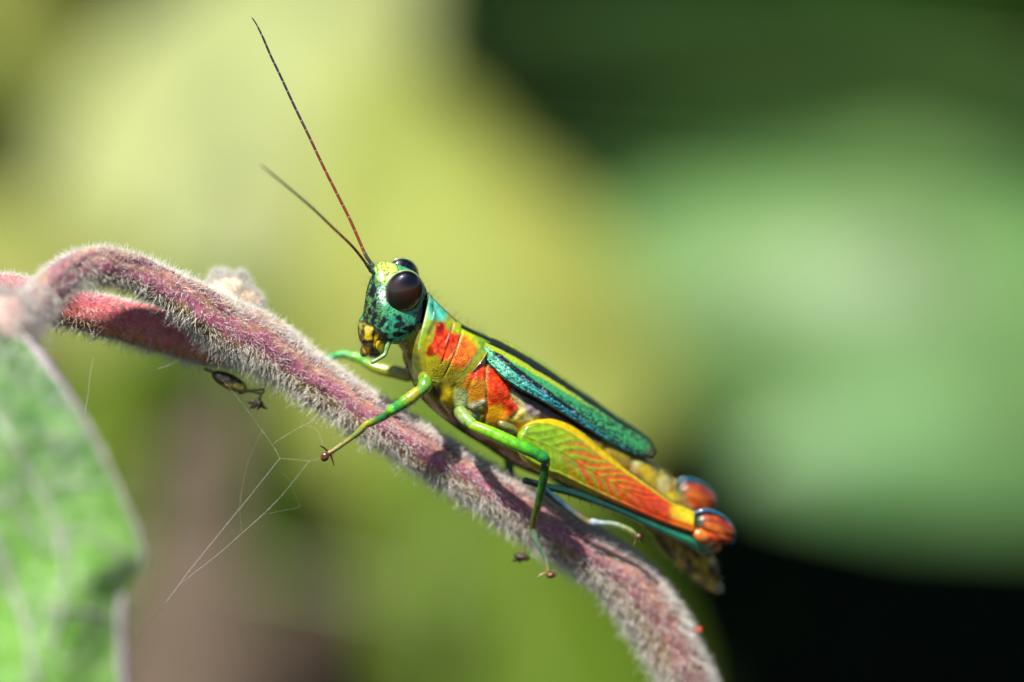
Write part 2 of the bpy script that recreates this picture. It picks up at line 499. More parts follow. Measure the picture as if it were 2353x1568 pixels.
# ------------------------------------------------------------------ the hairy stem with its branch, bud, leaf
STEM = np.array([  # reading x, y, depth mm, radius mm
    (455, 700, -1.2, 1.30), (520, 748, -.7, 1.75), (600, 788, -.3, 1.72), (700, 856, .1, 1.46), (850, 957, .5, 1.40), (1000, 1050, 1.0, 1.40),
    (1150, 1143, 1.7, 1.45), (1301, 1240, 2.6, 1.56), (1415, 1316, 3.4, 1.72), (1486, 1392, 4.0, 1.88), (1548, 1500, 4.5, 1.74), (1590, 1590, 5.0, 1.74),
    (1650, 1800, 6.0, 2.0)])
BR_A = np.array([(640, 815, -.2, 1.3), (540, 765, -.9, 1.5), (470, 716, -1.6, 1.40), (420, 683, -2.1, 1.30), (345, 643, -2.8, 1.15), (285, 617, -3.4, 1.12), (232, 609, -4.2, 1.14),
                 (180, 618, -5.0, 1.10), (135, 645, -6.0, 1.08), (90, 690, -7.0, 1.10), (48, 742, -9.5, 1.15), (5, 800, -12.0, 1.0)])
BR_B = np.array([(560, 800, .6, 1.2), (480, 790, 1.0, 1.48), (400, 768, .9, 1.50), (300, 741, .3, 1.40), (200, 716, -.6, 1.30), (100, 692, -1.8, 1.25), (0, 668, -2.8, 1.1), (-120, 655, -4.0, 1.1)])

def path(rows, n):
    rows = np.asarray(rows, float)
    return spline(np.c_[at(rows[:, :2], rows[:, 2]), rows[:, 3]], n)

plant_base = ground_under(P(1900, 1900, 30))
hairy = empty('hairy_plant', plant_base + UP_ST * 20)
tag(hairy, 'pink-purple hairy plant stem with arched branch and drooping leaf, carrying the insect', 'plant')

M_stem = material('stem_skin', attr='pigment', rough=.6, spec=.35, noise=(2.2, .28), bump=('noise', 3.0, .12, .6), sss=.15, sss_r=.4)
M_hair = material('stem_hair', attr='pigment', rough=.35, spec=1.0, trans=.35)

def stem_tube(rows, n, ns, extra_pts=None, rib=.05):
    c4 = path(rows, n)
    c, r = c4[:, :3], c4[:, 3] * .92
    if extra_pts is not None:
        p0, p3 = c[-1], np.asarray(extra_pts, float)[-1, :3]; L3 = np.linalg.norm(p3 - p0)
        p1 = p0 + unit(c[-1] - c[-3]) * L3 * .12; p2 = p3 + UP_ST * L3 * .5; q = np.linspace(0, 1, 200)[1:, None] ** 1.5
        k = np.c_[(1 - q) ** 3 * p0 + 3 * (1 - q) ** 2 * q * p1 + 3 * (1 - q) * q ** 2 * p2 + q ** 3 * p3, r[-1] + (3.2 - r[-1]) * q]
        c = np.vstack([c, k[:, :3]]); r = np.r_[r, k[:, 3]]
    t, a, b = frames(c)
    th = np.linspace(0, 2 * np.pi, ns, endpoint=False)
    TH = np.broadcast_to(th[None], (len(c), ns)); s = np.r_[0, np.cumsum(np.linalg.norm(np.diff(c, axis=0), axis=1))]
    nz = vnoise(np.c_[np.repeat(s * .8, ns), np.tile(np.cos(th) * 2, len(c)), np.tile(np.sin(th) * 2, len(c))], 1.0, 3).reshape(len(c), ns)
    rr = r[:, None] * (1 + rib * np.cos(4 * (TH - .4)) + .16 * (nz - .5))
    ring = c[:, None] + rr[..., None] * (np.cos(TH)[..., None] * a[:, None] + np.sin(TH)[..., None] * b[:, None])
    m = Mesh()
    v = np.vstack([ring.reshape(-1, 3), c[:1], c[-1:]])
    dst = to_d(ring.reshape(-1, 3)) - z(8, (830, 1050)); bumpy = .35 * np.exp(-(dst ** 2).sum(1) / 22 ** 2)
    ring = ring + (bumpy.reshape(len(c), ns, 1)) * np.array([-.8, -.2, -.5]); v = np.vstack([ring.reshape(-1, 3), c[:1], c[-1:]])
    # pigment by the side of the stem: dark violet keel on top, rose flank, ochre belly
    up = np.sin(TH - .0)                 # 1 on the upper keel, -1 underneath
    s2 = vnoise(np.c_[np.repeat(s, ns), np.tile(np.cos(th) * 1.5, len(c)), np.tile(np.sin(th) * 1.5, len(c))], .9, 2).reshape(len(c), ns)
    u = up + (s2 - .5) * .7
    rose, violet, ochre, tan = lin((140, 78, 98)), lin((50, 28, 36)), lin((128, 100, 52)), lin((146, 112, 86))
    u = up + (s2 - .5) * .8
    w1 = np.clip(1 - np.abs(u - .84) / .13, 0, 1)[..., None] * .9; w4 = np.clip((u - .95) / .1, 0, 1)[..., None]; w2 = np.clip((-.12 - u) / .35, 0, 1)[..., None]
    w3 = (np.clip(1 - np.abs(u - .55) / .26, 0, 1) * .85)[..., None]
    col = rose * np.ones(3); col = col * (1 - w3) + tan * w3
    col = col * (1 - w2) + ochre * w2; col = col * (1 - w4) + tan * w4; col = col * (1 - w1) + violet * w1
    s3 = vnoise(np.c_[np.repeat(s, ns), np.tile(np.cos(th) * 2, len(c)), np.tile(np.sin(th) * 2, len(c))] + 9, 2.6, 3).reshape(len(c), ns)
    col = col * (.62 + .76 * s3)[..., None]
    return m, v, c, r, a, b, t, rr, TH, col, s

def stem_part(name, rows, n, ns, dens, hair_len, tint=None, extra_pts=None, visible=None, rib=.05):
    m, v, c, r, a, b, t, rr, TH, col, s = stem_tube(rows, n, ns, extra_pts, rib)
    if tint is not None: col = tint(col, to_d(np.repeat(c, ns, axis=0)).reshape(len(c), ns, 2), TH)
    m.add(v, (grid_faces(len(c), ns, True), caps(len(c), ns, len(c) * ns)), np.vstack([col.reshape(-1, 3), col[0, :1], col[-1, :1]]))
    part = build(name, m, M_stem, hairy)
    # hairs
    Lv = s[min(len(s) - 1, n - 1)]
    N = int(Lv * 2 * np.pi * r[:n].mean() * dens)
    hs = rng.random(N) * Lv; ht = rng.random(N) * 2 * np.pi
    kp = rng.random(N) < (.34 + .30 * np.clip(-np.sin(ht), 0, 1) + .74 * smooth01_((np.sin(ht) - .55) / .35)); hs, ht = hs[kp], ht[kp]; N = len(hs)
    i = np.clip(np.searchsorted(s, hs) - 1, 0, len(s) - 2); f = ((hs - s[i]) / (s[i + 1] - s[i]))[:, None]
    cc = c[i] * (1 - f) + c[i + 1] * f; A = a[i] * (1 - f) + a[i + 1] * f; B = b[i] * (1 - f) + b[i + 1] * f; T = t[i]
    j = (ht / (2 * np.pi) * ns).astype(int) % ns
    rad = rr[i, j]
    nrm = np.cos(ht)[:, None] * A + np.sin(ht)[:, None] * B
    root = cc + nrm * (rad * .97)[:, None]
    clump = np.stack([vnoise(root, .9, 1), vnoise(root + 31, .9, 1), vnoise(root + 77, .9, 1)], -1) - .5
    upness = np.sin(ht)
    lie = rng.uniform(.1, 1.0, N)[:, None] * (1.15 - .55 * np.abs(upness))[:, None]
    d = nrm + T * lie * (.55 + .5 * rng.normal(size=N))[:, None] * .8 + clump * 1.1 + rng.normal(size=(N, 3)) * .22
    ln = hair_len * (.35 + 1.0 * rng.random(N) ** 1.6) * (1 + .3 * np.clip(-upness, 0, 1) - .15 * np.clip(upness, 0, 1))
    tone = rng.uniform(.72, 1.0, N)[:, None] * np.array([1.0, .97, .91])
    low = np.clip(-upness, 0, 1)[:, None]
    tone = tone * (1 - .25 * low) + np.array([.8, .74, .52]) * .25 * low
    hm = Mesh(); hairs(hm, root, d, ln, rng.uniform(.009, .019, N), bend=(T * .25 * rng.normal(size=(N, 1)) - UP_ST * .12 + rng.normal(size=(N, 3)) * .2), seg=3, col=tone)
    h = build('hair', hm, M_hair, part)
    h['kind'] = 'stuff'
    return part, (c, r, a, b, t, s)

down = [np.r_[P(1700, 2050, 8), 2.1], np.r_[P(1780, 2900, 14), 2.4], np.r_[(plant_base * .5 + P(1900, 4500, 20) * .5), 2.8], np.r_[plant_base, 3.2]]
def tint_main(col, d, TH):
    far = np.clip((d[..., 0] - 1250) / 250, 0, 1)[..., None]
    return col * (1 - far * .55) + far * .55 * lin((122, 92, 72))
main_stem, STM = stem_part('main_stem', STEM, 190, 56, 140, .54, tint=tint_main, extra_pts=np.array(down))
stem_part('arched_branch', BR_A, 110, 48, 130, .52)
def tint_b(col, d, TH):
    return col * .35 + .65 * (lin((205, 92, 108)) * np.clip(.5 + .7 * np.sin(TH), 0, 1)[..., None] + lin((190, 112, 60)) * np.clip(.5 - .7 * np.sin(TH), 0, 1)[..., None])
stem_part('side_branch', BR_B, 100, 48, 105, .46, tint=tint_b)

# leafy bud sitting on the far side of the junction
def bud_part(name, c, ax, col, dens):
    m = ellipsoid(c, ax, nu=20, nv=26)
    v = m.verts(); nz = vnoise(v, 1.3, 3)[:, None]
    v = c + (v - c) * (1 + .55 * (nz - .5)); m.v = [v]; m.c = [lin(col) * (.7 + .6 * nz)]
    o = build(name, m, M_stem, hairy)
    n = 1500; k = rng.integers(0, len(v), n); nr = unit(v[k] - c)
    hm = Mesh(); hairs(hm, v[k], nr + rng.normal(size=(n, 3)) * .45, rng.uniform(.2, .6, n), .013, bend=rng.normal(size=(n, 3)) * .2, col=np.array([.85, .83, .78]) * rng.uniform(.7, 1, n)[:, None])
    h = build('hair', hm, M_hair, o); h['kind'] = 'stuff'
bud_part('bud', P(520, 672, 1.2), [[1.25, .1, .2], [0, .8, .1], [-.15, 0, .85]], (196, 176, 150), 1)
bud_part('bud', P(572, 690, 1.2), [[.85, .1, -.35], [0, .7, .1], [.1, 0, .6]], (190, 160, 130), 1)
bud_part('bud', P(505, 645, 1.6), [[.55, .1, .25], [0, .5, .1], [-.15, 0, .4]], (205, 190, 165), 1)
bud_part('bud', P(555, 652, 1.7), [[.3, .0, .12], [0, .3, .1], [-.1, 0, .42]], (160, 160, 90), 1)

# node at the left end, where arch and leaf meet
m = ellipsoid(P(18, 745, -10.5), [[1.3, .2, .5], [0, 1.1, 0], [-.5, 0, 1.7]], nu=24, nv=30)
v = m.verts(); m.c = [lin((196, 160, 150)) * (.75 + .5 * vnoise(v, 1.2, 3))[:, None]]
node = build('node', m, M_stem, hairy)
n = 2600; k = rng.integers(0, len(v), n)
hm = Mesh(); hairs(hm, v[k], unit(v[k] - v.mean(0)) + rng.normal(size=(n, 3)) * .4, rng.uniform(.3, .7, n), .014, col=np.array([.86, .82, .78]) * rng.uniform(.7, 1, n)[:, None])
build('hair', hm, M_hair, node)['kind'] = 'stuff'

# drooping leaf below the node (nearer than the focus)
M_blade = material('near_leaf_blade', attr='pigment', rough=.5, spec=.4, noise=(.5, .14), bump=('cells', .7, .4, .6), trans=.35)
M_vein = material('leaf_vein', (.22, .26, .18), .7, .3, noise=(1, .2))
M_margin = material('downy_margin', (.22, .19, .20), .8, .3, noise=(1.2, .25), bump=('noise', 3, .15, .6))
right_edge = spline(np.array([(30, 752), (85, 810), (150, 905), (215, 1015), (280, 1150), (328, 1272), (308, 1318), (285, 1370), (278, 1440), (282, 1568), (300, 1800)], float), 90)
left_edge = np.stack([np.linspace(-60, -260, 90), np.linspace(740, 1900, 90)], -1)
nu, nv = 90, 44
tt = np.linspace(0, 1, nv)
dd = left_edge[:, None] * (1 - tt)[None, :, None] + right_edge[:, None] * tt[None, :, None]
sv = np.linspace(0, 1, nu)
depth = -11.5 - 6.5 * np.minimum(1, sv * 4)[:, None] - 3 * sv[:, None] - 1.5 * np.sin(tt * np.pi)[None] * np.minimum(1, sv * 4)[:, None] + .9 * np.sin(tt * 9 + sv[:, None] * 7) * .5
lv = at(dd.reshape(-1, 2), depth.ravel())
gcol = lin((96, 160, 48)) * np.ones((len(lv), 1)); ydist = vnoise(dd.reshape(-1, 2), 1 / 70., 3)[:, None]
yd = smooth01_((dd.reshape(-1, 2)[:, 1:] - 900) / 300); ydist = np.clip((ydist - .5) * 1.0 + .15 + .6 * yd, 0, 1)
gcol = lin((46, 96, 36)) * (1 - ydist) + lin((116, 178, 50)) * ydist
m = Mesh(); m.add(lv, (grid_faces(nu, nv), []), gcol)
near_leaf = build('drooping_leaf', m, M_blade, hairy)
e = right_edge[3:52]; se = np.linspace(3, 51, 49) / 89; ed = at(e, -11.3 - 6.5 * np.minimum(1, se * 4) - 3 * se)
build('rolled_margin', tube(ed, np.interp(np.linspace(0, 1, 49), [0, .1, .85, 1], [.24, .32, .30, .16]), 10), M_margin, near_leaf)
e2 = right_edge[56:]; build('rolled_margin', tube(at(e2, -18.1 - 3 * np.linspace(56, 89, len(e2)) / 89), .28, 8), M_margin, near_leaf)
for pts, rr in (([(-30, 930), (20, 1000), (94, 1134), (126, 1218), (150, 1300)], .33), ([(152, 1205), (148, 1300), (140, 1401), (120, 1480)], .30),
                ([(-20, 1220), (20, 1330), (60, 1440), (80, 1568)], .38), ([(94, 1134), (160, 1110), (240, 1120)], .16), ([(60, 1440), (150, 1400), (250, 1420)], .16),
                ([(126, 1218), (200, 1230), (290, 1280)], .15), 
                ([(-20, 1140), (40, 1180), (90, 1240)], .18)):
    p = spline(np.array(pts, float), 24)
    # follow the blade: depth of the nearest blade point, set a little proud
    near = np.argmin(((dd.reshape(-1, 2)[None] - p[:, None]) ** 2).sum(-1), axis=1)
    build('vein', tube(at(p, depth.ravel()[near] - .05), rr * .7, 7, squash=.8), M_vein, near_leaf)
n = 5000; k = rng.integers(0, len(lv), n)
hm = Mesh(); hairs(hm, lv[k], np.array([-.1, -1, .3]) + rng.normal(size=(n, 3)) * .5, rng.uniform(.3, .8, n), .014, col=np.array([.8, .82, .74]))
build('hair', hm, M_hair, near_leaf)['kind'] = 'stuff'

# ------------------------------------------------------------------ spider threads, husks, mite
M_silk = material('silk', (.86, .86, .84), .3, .6, trans=.3)
web = empty('spider_web', at(z(12, (320, 250)), -1.2)[0])
tag(web, 'torn spider web of fine pale threads hanging under the hairy stem', 'spider web')
strands = [([(598, 618), (430, 830), (315, 970), (190, 1125), (65, 1280), (0, 1370), (-130, 1540), (-290, 1750)], .012), ([(598, 618), (555, 540), (480, 440), (440, 380), (330, 240), (262, 165)], .007), ([(560, 535), (660, 470), (720, 437), (800, 400)], .008),
           ([(598, 618), (700, 628), (768, 632), (815, 622), (850, 600)], .007), ([(768, 632), (660, 768), (600, 840), (500, 940), (380, 1047), (240, 1170), (60, 1310), (20, 1345)], .009),
           ([(500, 455), (430, 600), (395, 720), (375, 840), (370, 920), (382, 1047)], .005), ([(660, 768), (690, 840), (707, 895), (610, 917), (500, 940)], .005), ([(605, 700), (655, 745), (660, 768)], .004),
           ([(710, 625), (780, 590)], .004), ([(700, 380), (730, 425), (800, 450), (830, 500), (838, 540)], .006)]
for pts, rr in strands:
    d = z(12, *pts)
    rr *= .38 if rr > .008 else .26; c = spline(at(d, -1.4 + .5 * np.sin(np.arange(len(d)))), 60)
    build('thread', tube(c, rr * (1 + .5 * (vnoise(c, 6, 2) - .3)), 5, round_ends=False), M_silk, web)
beads = Mesh()
for pts, rr in strands[:5]:
    d = z(12, *pts); c = spline(at(d, -1.4 + .5 * np.sin(np.arange(len(d)))), 300)
    for i in rng.integers(0, 300, 42): ellipsoid(c[i], np.eye(3) * rng.uniform(.006, .013), m=beads, nu=5, nv=6)
build('dust', beads, M_silk, web)['kind'] = 'stuff'
d = z(6, (660, 1480), (690, 1330), (710, 1150), (735, 1040)); d2 = z(6, (1040, 1210), (1140, 1160), (1310, 1105), (1400, 1060)); 
for dset, rr in ((d, .005), (d2, .009), (z(6, (935, 1190), (960, 1100), (1010, 1075)), .004)):
    build('thread', tube(spline(at(dset, -.8), 30), rr, 5, round_ends=False), M_silk, web)

M_husk = material('dry_husk', attr='pigment', rough=.5, spec=.4, noise=(3, .4), bump=('noise', 4, .1, .5))
def husk(name, label, c, ax, stalk, petals, Y):
    e = empty(name, at(c, Y)[0]); tag(e, label, 'husk')
    if ax is not None:
        cc = at(c, Y)[0]
        m = ellipsoid(cc, ax, nu=20, nv=24); v = m.verts()
        under = ((v - cc)[:, 2] < -.12)[:, None]
        m.c = [np.where(under, lin((128, 120, 52)), lin((52, 42, 30))) * (.7 + .6 * vnoise(v, 3, 2))[:, None]]
        build('shell', m, M_husk, e)
    for s_ in stalk:
        build('stalk', tube(spline(at(s_, Y), 12), np.linspace(.10, .06, 12), 7, col=lin((92, 84, 50))), M_husk, e)
    for p in petals:
        build('bract', tube(spline(at(p, Y + rng.normal() * .15), 10), np.array([.06, .1, .13, .15, .15, .14, .12, .1, .07, .04]), 7, col=lin((44, 36, 24))), M_husk, e)
husk('dry_husk', 'dark dried flower husk with a tuft, hanging under the stem', z(6, (1800, 1230))[0], [[1.05, 0, -.52], [0, .5, 0], [.2, 0, .42]],
     [z(6, (1610, 1130), (1660, 1150), (1700, 1170)), z(6, (1900, 1290), (1990, 1310), (2060, 1320), (2090, 1250)), z(6, (2050, 1320), (2040, 1360), (2020, 1400)), z(6, (1880, 1320), (1960, 1300), (2080, 1290))],
     [z(6, (2035, 1350), (2010, 1400), (1990, 1440)), z(6, (2030, 1370), (1980, 1390), (1940, 1390)), z(6, (2030, 1370), (2060, 1420), (2095, 1440)), z(6, (2030, 1370), (2030, 1420), (2020, 1450)), z(6, (2030, 1360), (1990, 1410), (1960, 1440))], -.2)
husk('dark_tuft', 'small dark dried tuft caught under the stem below the middle leg', z(8, (165, 620))[0], [[.5, 0, -.1], [0, .4, 0], [.05, 0, .24]],
     [z(8, (165, 610), (180, 560), (200, 520))], [z(8, (165, 620), (120, 640), (95, 655)), z(8, (160, 620), (150, 650), (150, 665)), z(8, (170, 610), (200, 630), (215, 625))], 1.2)

mite = empty('red_mite', at(z(8, (1505, 1172)), 4.0)[0])
tag(mite, 'tiny round orange-red mite on the shaded edge of the stem', 'mite')
M_mite = material('mite_skin', lin((210, 84, 56)) * .6, .4, .5, noise=(6, .2))
mc = at(z(8, (1505, 1172)), 4.0)[0]
build('body', ellipsoid(mc, [[.22, 0, .04], [0, .2, 0], [-.03, 0, .18]], nu=14, nv=18), M_mite, mite)
for k in range(6):
    a = k * math.pi / 3 + .3
    tip = mc + np.array([-.42 + .1 * math.cos(a), .3 * math.sin(a), -.2 + .16 * k / 3])
    build('leg', tube(np.array([mc, (mc + tip) / 2 + [0, 0, .05], tip]), .03, 5), M_mite, mite)
# ------------------------------------------------------------------ the grasshopper
LB = unit(np.array([-.05, .915, .40]))          # its left-to-right axis, pointing away from the camera
LH = unit(np.array([-.15, .915, .375]))         # the same for the head, which is turned a little
def Yc(dx): return -1.2 + (np.asarray(dx, float) - 930) * K * .30

def smooth01(x): x = np.clip(x, 0, 1); return x * x * (3 - 2 * x)

def poly_sd(pts, poly):
    poly = np.asarray(poly, float); q = np.roll(poly, -1, axis=0)
    best = np.full(len(pts), 1e9); inside = np.zeros(len(pts), bool)
    for a, b in zip(poly, q):
        e = b - a; w = pts - a
        h = np.clip((w @ e) / max(e @ e, 1e-9), 0, 1)
        best = np.minimum(best, np.linalg.norm(w - h[:, None] * e, axis=1))
        c = (a[1] > pts[:, 1]) != (b[1] > pts[:, 1])
        x = a[0] + (pts[:, 1] - a[1]) * e[0] / (e[1] if abs(e[1]) > 1e-9 else 1e-9)
        inside ^= c & (pts[:, 0] < x)
    return np.where(inside, -best, best)

class Painter:
    def __init__(s, uv, base): s.uv = uv; s.c = np.tile(lin(base), (len(uv), 1)); s.j = vnoise(uv, .16, 2) - .5
    def poly(s, pts, col, soft=3., op=1., rough=4.):
        sd = poly_sd(s.uv, pts) + s.j * rough * 2
        w = (smooth01(.5 - sd / (2 * soft)) * op)[:, None]
        s.c = s.c * (1 - w) + lin(col) * w; return s
    def blob(s, c, r, col, soft=3., op=1., rough=4., stretch=(1, 1), ang=0):
        a = math.radians(ang); d = s.uv - np.asarray(c)
        u = d[:, 0] * math.cos(a) + d[:, 1] * math.sin(a); v = -d[:, 0] * math.sin(a) + d[:, 1] * math.cos(a)
        sd = np.hypot(u / stretch[0], v / stretch[1]) - r + s.j * rough * 2
        w = (smooth01(.5 - sd / (2 * soft)) * op)[:, None]
        s.c = s.c * (1 - w) + lin(col) * w; return s
    def line(s, pts, wd, col, soft=1.5, op=1.):
        pts = np.asarray(pts, float); best = np.full(len(s.uv), 1e9)
        for a, b in zip(pts[:-1], pts[1:]):
            e = b - a; w = s.uv - a; h = np.clip((w @ e) / max(e @ e, 1e-9), 0, 1)
            best = np.minimum(best, np.linalg.norm(w - h[:, None] * e, axis=1))
        w = (smooth01(.5 - (best - wd / 2) / (2 * soft)) * op)[:, None]
        s.c = s.c * (1 - w) + lin(col) * w; return s
    def mottle(s, scale, amount):
        s.c = s.c * (1 + amount * 2 * (vnoise(s.uv, scale, 3) - .5))[:, None]; return s

PIG = .70
hop = empty('grasshopper', P(1150, 1050, .3))
tag(hop, 'teal, yellow-green and orange-red grasshopper clinging to the hairy stem', 'grasshopper')
M_shell = material('painted_cuticle', attr='pigment', rough=.26, spec=.25, coat=.75, noise=(3, .14), bump=('voronoi', 11.0, .032, 1.0, 'pit'), sss=.1, sss_r=.2)
M_head = material('head_cuticle', attr='pigment', rough=.27, spec=.4, coat=.25, noise=(5, .15), bump=('noise', 7, .03, .5), sss=.08, sss_r=.2)
M_leg = material('leg_cuticle', attr='pigment', rough=.26, spec=.3, coat=1.0, noise=(3, .25), bump=('noise', 9, .04, .6), sss=.2, sss_r=.3)
M_eye = material('eye_lens', attr='pigment', rough=.34, spec=.4, coat=1.0, metallic=.9, bump=('cells', 17, .012, .6))
M_eye.node_tree.nodes['Principled BSDF'].inputs['Coat Roughness'].default_value = .06
M_wing = material('wing_membrane', attr='pigment', rough=.34, spec=.55, bump=('cells', 8.5, .06, .9))
M_amber = material('amber_cuticle', attr='pigment', rough=.24, spec=.5, coat=.35, noise=(2.5, .3), bump=('noise', 6, .05, .6), sss=.15, sss_r=.3)
M_bristle = material('bristle', (.05, .045, .03), .4, .4)

# ---- body: head, thorax and abdomen as one continuous surface
rings = [((960, 715), (925, 822), 1.15), ((985, 712), (938, 850), 1.4), ((1015, 722), (952, 885), 1.75), ((1052, 745), (975, 922), 1.95), ((1100, 776), (1010, 954), 2.05),
         ((1150, 808), (1060, 992), 2.05), ((1200, 838), (1115, 1026), 1.95), ((1270, 882), (1185, 1072), 1.8), ((1340, 932), (1262, 1104), 1.65), ((1420, 992), (1352, 1134), 1.5),
         ((1490, 1052), (1440, 1172), 1.35), ((1545, 1105), (1490, 1226), 1.2), ((1588, 1168), (1532, 1282), 1.05), ((1624, 1240), (1578, 1322), .8), ((1648, 1300), (1615, 1350), .5), ((1660, 1350), (1648, 1366), .2)]
def ring_frame(T, B, w, L):
    T, B = np.asarray(T, float), np.asarray(B, float)
    c2 = (T + B) / 2; C = at(c2, Yc(c2[0]))[0]
    V = at(T, 0)[0] - at(B, 0)[0]; V = V / 2; V[1] = 0; vl = np.linalg.norm(V); vh = V / vl
    Dv = unit(V - np.dot(V, L) * L)
    h2 = vl ** 2 - (w * np.dot(L, vh)) ** 2
    h = math.sqrt(max(h2, (.35 * vl) ** 2)) / max(.2, abs(np.dot(Dv, vh)))
    return C, Dv, h
rows = []
rings = [((T[0] - 9 * u, T[1] + 15 * u), B, w * (1 - .09 * u)) for (T, B, w), u in zip(rings, np.interp(np.arange(len(rings)), [0, 1, 2, 8, 10], [.4, .8, 1, 1, 0]))]
for T, B, w in rings:
    C, Dv, h = ring_frame(T, B, w, LB); rows.append(np.r_[C, Dv, h, w])
rows = spline(np.array(rows), 90)
seg_s = np.linspace(0, 1, 90)
groove = 1 - .09 * np.maximum(0, np.cos(seg_s * 2 * np.pi * 13)) ** 6 * (seg_s > .45)
th = np.linspace(0, 2 * np.pi, 64, endpoint=False)
sg = lambda x, p: np.sign(x) * np.abs(x) ** p
bm = Mesh()
Dn = unit(rows[:, 3:6])
ringv = rows[:, None, :3] + (rows[:, 7] * groove)[:, None, None] * sg(np.cos(th), .9)[None, :, None] * LB + (rows[:, 6] * groove)[:, None, None] * sg(np.sin(th), .9)[None, :, None] * Dn[:, None]
bm.add(np.vstack([ringv.reshape(-1, 3), rows[:1, :3], rows[-1:, :3]]), (grid_faces(90, 64, True), caps(90, 64, 90 * 64)))
axis_pts = rows[:, :3]

# head capsule: level rings from vertex to jaw line, read on the middle plane of the head
UH = unit(np.array([.17, 0, .95]) - np.dot(np.array([.17, 0, .95]), LH) * LH)
FH = unit(np.cross(LH, UH)); FH = FH * np.sign(-FH[0])            # face direction, to the left
HY = -1.75
def hp(x, y): return at(z(1, (x, y)), HY)[0]
hl = [(225, 600, 740, .15), (245, 520, 820, .42), (290, 462, 920, .72), (360, 432, 1000, .98), (460, 405, 1062, 1.2), (600, 362, 1112, 1.36), (750, 335, 1118, 1.44), (880, 318, 1062, 1.44),
      (980, 305, 985, 1.36), (1060, 330, 900, 1.2), (1120, 400, 800, .95), (1150, 480, 700, .5)]
hr = []
for y, xl, xr, w in hl:
    a, b = hp(xl, y), hp(xr, y); c = (a + b) / 2
    hr.append(np.r_[c, np.linalg.norm(b - a) / 2 / abs(FH[0]), w])
hr = spline(np.array(hr), 46)
hv = hr[:, None, :3] + hr[:, 4][:, None, None] * sg(np.cos(th), .92)[None, :, None] * LH + hr[:, 3][:, None, None] * sg(np.sin(th), .92)[None, :, None] * FH
hm_ = Mesh(); hm_.add(np.vstack([hv.reshape(-1, 3), hr[:1, :3], hr[-1:, :3]]), (grid_faces(46, 64, True), caps(46, 64, 46 * 64)))
bm.add(hm_.verts(), (hm_.quads(), hm_.tris()))
jl = [(880, 300, 640, .85), (960, 262, 680, .98), (1050, 248, 690, 1.0), (1140, 256, 660, .95), (1220, 285, 600, .84), (1300, 330, 530, .62), (1350, 375, 470, .3)]
jr = []
for y, xl, xr, w in jl:
    a, b = hp(xl, y), hp(xr, y); c = (a + b) / 2
    jr.append(np.r_[c, np.linalg.norm(b - a) / 2 / abs(FH[0]), w])
jr = spline(np.array(jr), 24)
jv = jr[:, None, :3] + jr[:, 4][:, None, None] * sg(np.cos(th), .9)[None, :, None] * LH + jr[:, 3][:, None, None] * sg(np.sin(th), .9)[None, :, None] * FH
bm.add(np.vstack([jv.reshape(-1, 3), jr[:1, :3], jr[-1:, :3]]), (grid_faces(24, 64, True), caps(24, 64, 24 * 64)))
# neck, antenna sockets and fastigium blended into the same surface
tmp = Mesh(); tube(spline(np.array([hp(850, 820), at((945, 770), -1.3)[0], axis_pts[6]]), 12), np.array([1.0] * 12), 20, m=tmp)
ellipsoid(hp(500, 300), [[.42, 0, .12], [0, .5, .2], [-.05, -.1, .33]], m=tmp, nu=14, nv=18)
ellipsoid(hp(520, 415) - LH * .75, [[.36, 0, 0], [0, .3, .1], [0, -.1, .36]], m=tmp, nu=14, nv=18)
ellipsoid(hp(540, 400) + LH * .75, [[.36, 0, 0], [0, .3, .1], [0, -.1, .36]], m=tmp, nu=14, nv=18)
bm.add(tmp.verts(), (tmp.quads(), tmp.tris()))

me0 = bpy.data.meshes.new('union')
me0.from_pydata(bm.verts().tolist(), [], [list(map(int, f)) for f in bm.quads()] + [list(map(int, f)) for f in bm.tris()])
ob0 = bpy.data.objects.new('union', me0); sc.collection.objects.link(ob0)
md = ob0.modifiers.new('remesh', 'REMESH'); md.mode = 'VOXEL'; md.voxel_size = .075
bpy.context.view_layer.update()
ev = ob0.evaluated_get(bpy.context.evaluated_depsgraph_get()); mev = ev.to_mesh()
nvv = len(mev.vertices); co = np.zeros(nvv * 3, np.float32); mev.vertices.foreach_get('co', co); co = co.reshape(-1, 3).astype(float)
ls = np.zeros(len(mev.polygons), np.int32); lt = np.zeros(len(mev.polygons), np.int32); mev.polygons.foreach_get('loop_start', ls); mev.polygons.foreach_get('loop_total', lt)
lv_ = np.zeros(len(mev.loops), np.int32); mev.loops.foreach_get('vertex_index', lv_)
Q = np.stack([lv_[ls[lt == 4] + i] for i in range(4)], -1); T3 = np.stack([lv_[ls[lt == 3] + i] for i in range(3)], -1) if (lt == 3).any() else np.zeros((0, 3), int)
ed = np.zeros(len(mev.edges) * 2, np.int32); mev.edges.foreach_get('vertices', ed); ed = ed.reshape(-1, 2)
ev.to_mesh_clear(); bpy.data.objects.remove(ob0); bpy.data.meshes.remove(me0)
deg = np.bincount(ed.ravel(), minlength=nvv)[:, None]
for it in range(6):
    acc = np.zeros_like(co); np.add.at(acc, ed[:, 0], co[ed[:, 1]]); np.add.at(acc, ed[:, 1], co[ed[:, 0]])
    co = co * .5 + .5 * acc / np.maximum(deg, 1)

